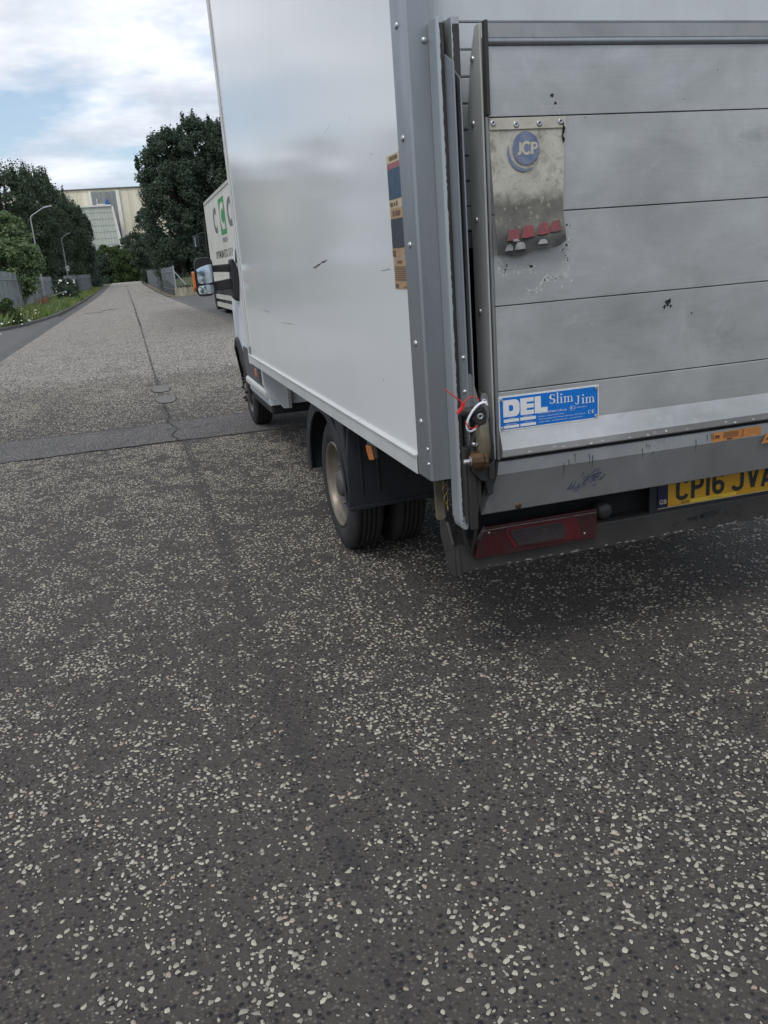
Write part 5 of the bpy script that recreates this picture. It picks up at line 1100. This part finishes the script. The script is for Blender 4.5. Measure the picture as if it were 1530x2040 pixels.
# rear wheels and mudguard
RY, RZ = 4.14, .347
def tread(name, x0, x1, cy_, cz_, r, parent, n=48, grooves=4):
    wd = x1-x0; p = [(.222, x0+.018), (.245, x0+.004), (.285, x0), (r-.035, x0+.008), (r-.012, x0+.018), (r-.003, x0+.030)]
    gx_ = x0+.030; ww = (wd-.060)
    for k in range(grooves):
        c_ = gx_+ww*(k+1)/(grooves+1); p += [(r, c_-.0055), (r-.011, c_-.0035), (r-.011, c_+.0035), (r, c_+.0055)]
    p += [(r-.003, x1-.030), (r-.012, x1-.018), (r-.035, x1-.008), (.285, x1), (.245, x1-.004), (.222, x1-.018)]
    p = [(a, b-x0) for a, b in p]; mb = MB().lathe(p, 'x', (x0, cy_, cz_), n)
    return build(name, mb, 'rubber', parent)
def rim_rear(x, cy_, cz_, parent, s=1):
    mb = MB().lathe([(.226, .006*s), (.2205, .0), (.214, .002*s), (.208, .014*s), (.204, .028*s), (.199, .042*s), (.190, .050*s)], 'x', (x, cy_, cz_), 40)
    rm = build('rim', mb, 'rim', parent, recalc=False)
    build('wheel_disc', MB().lathe([(.192, .046*s), (.178, .058*s), (.150, .068*s), (.125, .066*s), (.112, .052*s), (.085, .048*s), (.072, .045*s), (.066, .020*s), (.055, .012*s), (.0005, .010*s)], 'x', (x, cy_, cz_), 40), 'disc', parent, recalc=False)
    for k in range(6):
        t = k*math.pi/3+.3; c_ = (x+.046*s, cy_+.098*math.cos(t), cz_+.098*math.sin(t)); build('wheel_nut', MB().lathe([(.0005, -.022*s), (.010, -.022*s), (.012, .014*s)], 'x', c_, 6, smooth=False), 'rim_front', parent)
        t += .52; c_ = (x+.0655*s, cy_+.150*math.cos(t), cz_+.150*math.sin(t)); build('hand_hole', MB().lathe([(.0005, 0), (.02, 0)], 'x', c_, 12), 'dark_void', parent)
    return rm
for (x0, x1, s, xr) in ((.888, 1.068, 1, .894), (1.112, 1.290, 0, 0), (2.510, 2.688, 0, 0), (2.732, 2.912, -1, 2.906)):
    t = tread('rear_wheel', x0, x1, RY, RZ, .347, van)
    if s: rim_rear(xr, RY, RZ, t, s)
build('rear_axle', MB().tube([(1.06, RY, RZ), (2.74, RY, RZ)], .07, 12).lathe([(.0005, -.16), (.15, -.12), (.17, 0), (.15, .12), (.0005, .16)], 'y', (1.9, RY, RZ), 16), 'chassis', van)
mg = MB(); a0, a1 = R(178), R(-2); n = 24; ro, ri = .475, .455
def mgp(t, rad): return (RY+rad*math.cos(t), RZ+.02+rad*.92*math.sin(t))
for (s0, s1) in ((.846, 1.300), (2.50, 2.954)):
    vs = []
    for i in range(n+1):
        t = R(-4)+(R(184)-R(-4))*i/n
        for (x, q) in ((s0, ri-.055), (s0, ro), (s1, ro), (s1, ri), (s0+.012, ri), (s0+.012, ri-.055)):
            yy, zz_ = mgp(t, q); vs.append((x, yy, zz_))
    mg = MB().add(vs, [(i*6+j, i*6+(j+1) % 6, (i+1)*6+(j+1) % 6, (i+1)*6+j) for i in range(n) for j in range(6)]+[tuple(range(6)), tuple(range(n*6+5, n*6-1, -1))])
    for p in range(len(mg.sm)): mg.sm[p] = False
    md = build('mudguard', mg, 'mudguard', van, bevel=.003)
fl2 = MB().prism([(.838, .345), (.852, .335), (1.285, .352), (1.30, .37), (1.30, .80), (.870, .80), (.846, .60)], 'y', 3.640, 3.662); build('mud_flap', fl2, 'mudguard', van, bevel=.006)
build('flap_lip', MB().prism([(.842, .352), (.853, .340), (1.285, .357), (1.296, .37), (1.285, .374), (.855, .362)], 'y', 3.630, 3.639), 'mudguard', van, bevel=.003)
build('flap_side', MB().prism([(3.664, .36), (3.70, .36), (3.715, .5), (3.78, .66), (3.86, .77), (3.664, .77)], 'x', .846, .862), 'mudguard', van, bevel=.004)
build('flap_rib', MB().box(.905, .915, 3.632, 3.639, .42, .74), 'mudguard', van, bevel=.002); build('flap_rib', MB().box(.985, .995, 3.632, 3.639, .42, .70), 'mudguard', van, bevel=.002); build('flap_bracket', MB().box(.90, 1.02, 3.60, 3.629, .715, .745), 'black_plastic', van, bevel=.006)
build('lamp_bracket', MB().prism([(3.235, .672), (3.30, .660), (3.345, .70), (3.36, .777), (3.27, .777)], 'x', .872, .890), 'grey_plastic', van, bevel=.005)
build('side_marker_lamp', MB().prism([(3.232, .668), (3.29, .655), (3.325, .688), (3.33, .715), (3.255, .722)], 'x', .860, .8715), 'amber', van, bevel=.005)
build('chassis_rail', MB().box(1.40, 1.50, 2.6, 8.6, .50, .70), 'chassis', van); build('chassis_rail', MB().box(2.30, 2.40, 2.6, 8.6, .50, .70), 'chassis', van)
for y in (2.9, 3.6, 4.7, 5.4, 6.1): build('cross_member', MB().box(1.05, 2.75, y-.03, y+.03, .70, .80), 'chassis', van)
build('fuel_tank', MB().box(1.55, 2.25, 4.7, 6.2, .38, .66), 'chassis', van, bevel=.05); build('spare_wheel', MB().lathe([(.10, -.09), (.33, -.09), (.347, -.05), (.347, .05), (.33, .09), (.10, .09)], 'z', (1.9, 3.15, .56), 28), 'rubber', van)
build('exhaust', MB().tube([(1.30, 6.6, .34), (1.30, 4.9, .36), (1.42, 4.3, .50)], .035, 10), 'chassis', van)
# rubber tab under the post
build('rubber_tab', MB().prism([(.843, .785), (.872, .785), (.877, .64), (.870, .632), (.849, .634), (.845, .642)], 'y', 2.43, 2.44), 'brown_rubber', van, bevel=.002)

# cab
CX = .935; CW = 2*(1.90-CX)
FWY, FWZ = 8.18, .350
arch = [(FWY+.44*math.cos(R(a)), FWZ+.44*math.sin(R(a))) for a in range(0, 181, 12)]
cp = [(6.52, .42), (6.52, 2.45), (6.9, 2.56), (7.25, 2.52), (8.30, 1.48), (8.95, 1.20), (9.12, 1.0), (9.15, .45), (9.05, .30), (8.66, .30)]+arch+[(7.70, .42)]
cb_ = MB().prism(cp, 'x', CX, CX+CW)
def cab_shape(p):
    x, y, z = p; s = -1 if x > 1.9 else 1; d = 0.0
    d += max(0, z-1.15)*.11; d += max(0, y-8.30)**1.5*.35; d += max(0, .55-z)*.06
    if y > 6.6: d += .006
    return (x+s*d, y, z)
me = bpy.data.meshes.new('t'); me.from_pydata(cb_.v, [], cb_.f); bm = bmesh.new(); bm.from_mesh(me)
for ax_, vals in (((0, 1, 0), [6.6+.1*i for i in range(26)]), ((0, 0, 1), [.4+.1*i for i in range(22)])):
    for v_ in vals: bmesh.ops.bisect_plane(bm, geom=bm.verts[:]+bm.edges[:]+bm.faces[:], plane_co=[v_*q for q in ax_], plane_no=ax_)
bm.verts.ensure_lookup_table(); bm.verts.index_update(); cb_ = MB(); cb_.add([cab_shape(v.co) for v in bm.verts], [tuple(v.index for v in q.verts) for q in bm.faces]); bm.free(); bpy.data.meshes.remove(me)
cab = build('cab', cb_, 'cab_white', van, bevel=.03, seg=3)
def cx_at(y, z): return cab_shape((CX, y, z))[0]
def skin(name, poly, th, m, parent=cab, off=.002, bevel=.004):
    n = len(poly); vs = [(cx_at(y, z)-off-th, y, z) for y, z in poly]+[(cx_at(y, z)-off, y, z) for y, z in poly]
    return build(name, MB().add(vs, [tuple(range(n)), tuple(range(2*n-1, n-1, -1))]+[(i, i+n, (i+1) % n+n, (i+1) % n) for i in range(n)]), m, parent, bevel=bevel)
skin('door_window', [(6.75, 1.52), (6.75, 2.15), (7.35, 2.15), (7.95, 1.62), (7.95, 1.52)], .004, 'glass_dark')
skin('door_cladding', [(6.54, .55), (6.54, .80), (7.72, .80), (7.78, .70), (7.70, .55)], .012, 'grey_plastic')
skin('door_recess', [(6.53, .585), (6.53, .775), (6.86, .775), (6.86, .585)], .004, 'black_plastic', off=.015)
skin('side_reflector', [(6.98, .60), (6.98, .665), (7.05, .665), (7.05, .60)], .006, 'amber', off=.015)
at = MB(); n = 18; vs = []
for i in range(n+1):
    t = R(-8)+R(196)*i/n
    for q, off in ((.425, .0), (.425, -.022), (.49, -.014), (.505, .0)):
        y, z = FWY+q*math.cos(t), FWZ+q*math.sin(t); vs.append((cx_at(y, max(z, .3))-.003+off, y, z))
at.add(vs, [(i*4+j, i*4+(j+1) % 4, (i+1)*4+(j+1) % 4, (i+1)*4+j) for i in range(n) for j in range(4)], 0, True); build('wheel_arch_trim', at, 'black_plastic', cab)
build('wheel_well', MB().lathe([(.43, .06), (.43, .45)], 'x', (CX, FWY, FWZ), 24, R(-5), R(185)).lathe([(.0005, .45), (.43, .45)], 'x', (CX, FWY, FWZ), 24, R(-5), R(185)), 'dark_void', cab)
build('sill', MB().prism([(.930, .545), (.912, .525), (.912, .495), (.928, .468), (.97, .468), (.97, .545)], 'y', 6.53, 7.66), 'rail_white', van, bevel=.008, seg=3)
build('sill_step', MB().prism([(.945, .462), (.930, .45), (.930, .43), (.95, .405), (1.0, .405), (1.0, .462)], 'y', 6.56, 7.50), 'galv', van, bevel=.008, seg=3)
build('sill_underside', MB().box(.955, 1.3, 6.55, 7.72, .34, .425), 'black_plastic', van, bevel=.02)
skirt = MB().prism([(.898, .79), (.898, .60), (.925, .515), (.962, .475), (1.0, .452), (1.04, .396), (1.105, .392), (1.105, .79)], 'y', 6.462, 6.515); build('cab_skirt', skirt, 'cab_white', van, bevel=.008)
build('skirt_edge', MB().box(1.075, 1.083, 6.455, 6.461, .40, .78), 'rail_white', van)
# front wheels
for (x0, x1, s) in ((.988, 1.178, 1), (2.622, 2.812, -1)):
    t = tread('front_wheel', x0, x1, FWY, FWZ-.003, .347, van)
    xr = x0+.012 if s > 0 else x1-.012
    rm = build('rim', MB().lathe([(.226, .0), (.220, -.004*s), (.212, .002*s), (.200, .02*s), (.175, .02*s), (.150, -.012*s), (.125, -.030*s), (.085, -.034*s), (.06, -.030*s), (.05, -.045*s), (.0005, -.048*s)], 'x', (xr, FWY, FWZ-.003), 40), 'rim_front', t)
    for k in range(6):
        a = k*math.pi/3+.1; c_ = (xr-.030*s, FWY+.104*math.cos(a), FWZ-.003+.104*math.sin(a)); build('nut_cap', MB().lathe([(.0005, -.036*s), (.012, -.034*s), (.0155, -.014*s), (.0155, -.010*s), (.0115, -.006*s), (.0125, .006*s)], 'x', c_, 10), 'black_plastic', t)
# door mirror on its long arms
def rrect(x0, x1, z0_, z1, r, n=4, skew=0.0):
    pts = []
    for (cx_, cz_, a0) in ((x1-r, z1-r, 0), (x0+r, z1-r, 90), (x0+r, z0_+r, 180), (x1-r, z0_+r, 270)):
        for i in range(n+1): a = R(a0+90*i/n); z = cz_+r*math.sin(a); pts.append((cx_+r*math.cos(a)+skew*(z-z0_), z))
    return pts
MY = 7.72
hs = MB(); secs = [(MY-.012, 0.0), (MY+.04, .004), (MY+.11, -.030), (MY+.15, -.075)]; vs = []
for (y, gr) in secs: vs += [(x, y, z) for x, z in rrect(.588-gr, .742+gr, 1.262-gr, 1.582+gr, .048, 4, .03)]
k_ = 20; hs.add(vs, [tuple(range(k_)), tuple(range(4*k_-1, 3*k_-1, -1))]); 
for q in range(3):
    for i in range(k_): hs.f.append((q*k_+i, q*k_+(i+1) % k_, (q+1)*k_+(i+1) % k_, (q+1)*k_+i)); hs.mi.append(0); hs.sm.append(True)
mh = build('door_mirror', hs, 'black_plastic', van)
def glass(z0_, z1, tilt, name, rc):
    zc = (z0_+z1)/2; xc = .666+.03*(zc-1.262); nx_, nz_ = 10, 14; vs = []
    for j in range(nz_+1):
        for i in range(nx_+1):
            a, b = 2*i/nx_-1, 2*j/nz_-1; q = 1-.10*a*a*b*b
            x = xc+.067*a*q+.03*(z1-z0_)*b*.5; z = zc+(z1-z0_)/2*b*q
            vs.append((x, MY-.017+((x-xc)**2+(z-zc)**2)/(2*rc)+tilt*(z-zc)-.03*(x-xc), z))
    return build(name, MB().add(vs, [(j*(nx_+1)+i, j*(nx_+1)+i+1, (j+1)*(nx_+1)+i+1, (j+1)*(nx_+1)+i) for j in range(nz_) for i in range(nx_)], 0, True), 'mirror_glass', mh, recalc=False)
glass(1.366, 1.570, .095, 'mirror_pane', 2.6); glass(1.278, 1.356, .06, 'mirror_pane', 1.2)
ind = MB().prism([(MY-.02, 1.335), (MY-.02, 1.47), (MY+.03, 1.475), (MY+.07, 1.43), (MY+.06, 1.315), (MY+.01, 1.30)], 'x', .563, .586); build('indicator', ind, 'amber', mh, bevel=.006)
build('mirror_arm', MB().prism([(.735, 1.460), (.735, 1.515), (.93, 1.520), (.95, 1.495), (.95, 1.445)], 'y', MY+.02, MY+.09), 'black_plastic', mh, bevel=.012)
build('mirror_arm', MB().prism([(.735, 1.300), (.735, 1.375), (.94, 1.40), (.95, 1.39), (.95, 1.305)], 'y', MY+.02, MY+.09), 'black_plastic', mh, bevel=.012)
build('mirror_base', MB().prism([(.905, 1.555), (.932, 1.56), (.97, 1.46), (.97, 1.22), (.935, 1.19), (.895, 1.23), (.90, 1.42)], 'y', MY-.03, MY+.15), 'black_plastic', mh, bevel=.015)

# ------------------------------------------------------------------ small things hanging on the van
ch = empty('brass_chain', (.872, 2.423, .66), 'short brass link chain hanging below the rear corner post', 'chain')
z = .775
for i, (h, r_, rot) in enumerate(((.018, .004, 1), (.014, .004, 0), (.032, .0075, 0), (.032, .0080, .35), (.014, .0035, 1))):
    pts = [(.872+.002*i+r_*math.cos(t)*math.cos(rot), 2.423+r_*math.cos(t)*math.sin(rot), z-h/2+h/2*math.sin(t)) for t in [6.2832*k/16 for k in range(16)]]
    build('link', MB().tube(pts, .0013, 6, True), 'brass', ch); z -= h-.003
build('drop', MB().lathe([(.0004, -.012), (.003, -.008), (.0035, 0), (.001, .008)], 'z', (.882, 2.423, z-.006), 8), 'brass', ch)
# white cable tie : flat band in an open loop
ct_ = MB(); n = 44; P_ = []
for i in range(n+1):
    t = R(62+ (318-62)*i/n + 0); a, b = .0215, .046
    ex, ez = a*math.cos(t), b*math.sin(t); q = R(-28)
    P_.append((.906+ex*math.cos(q)-ez*math.sin(q), 2.205-.012*math.sin(t), 1.000+ex*math.sin(q)+ez*math.cos(q)))
P_ = [(.9445, 2.226, 1.034), (.938, 2.213, 1.0395)]+P_
ct_.tube(P_, .0047, 8, flat=(1.0, .6)); o = build('cable_tie', ct_, 'tie_white'); tag(o, 'white plastic cable tie looped through the tail lift latch', 'cable tie')
sr = empty('security_seal', (.90, 2.21, 1.03), 'red plastic pull seal threaded through the tail lift latch', 'seal')
build('tail', MB().tube([(.806, 2.196, 1.094), (.825, 2.192, 1.078), (.843, 2.192, 1.062), (.862, 2.196, 1.046)], [.0012, .0020, .0024, .0030], 6), 'seal_red', sr)
build('lock_body', MB().prism([(.856, 1.050), (.868, 1.043), (.860, 1.030), (.846, 1.016), (.840, 1.022), (.855, 1.036)], 'y', 2.190, 2.200), 'seal_red', sr, bevel=.001)
lp = [(.866, 2.20, 1.043)]+[(.893+.030*math.cos(R(a)), 2.208-.004*math.sin(R(a)), 1.020+.040*math.sin(R(a))) for a in range(150, 30, -12)]; build('loop', MB().tube(lp, .0017, 6), 'seal_red', sr)
lp = [(.893+.024*math.cos(R(a)), 2.206, 1.004+.036*math.sin(R(a))) for a in range(200, 320, 12)]; build('loop', MB().tube(lp, .0017, 6), 'seal_red', sr)
# litter on the left pavement
for i, (x, y) in enumerate(((-4.0, 26.5), (-4.3, 31.0))):
    o = build('paper_scrap', MB().add([(x-.06, y, .01), (x+.05, y-.03, .012), (x+.07, y+.10, .03), (x-.04, y+.12, .015)], [(0, 1, 2, 3)]), 'sign_white', recalc=False)
    tag(o, ('scrap of white paper on the left pavement, nearest the road edge', 'scrap of white paper on the left pavement below the entrance kerb')[i], 'litter')
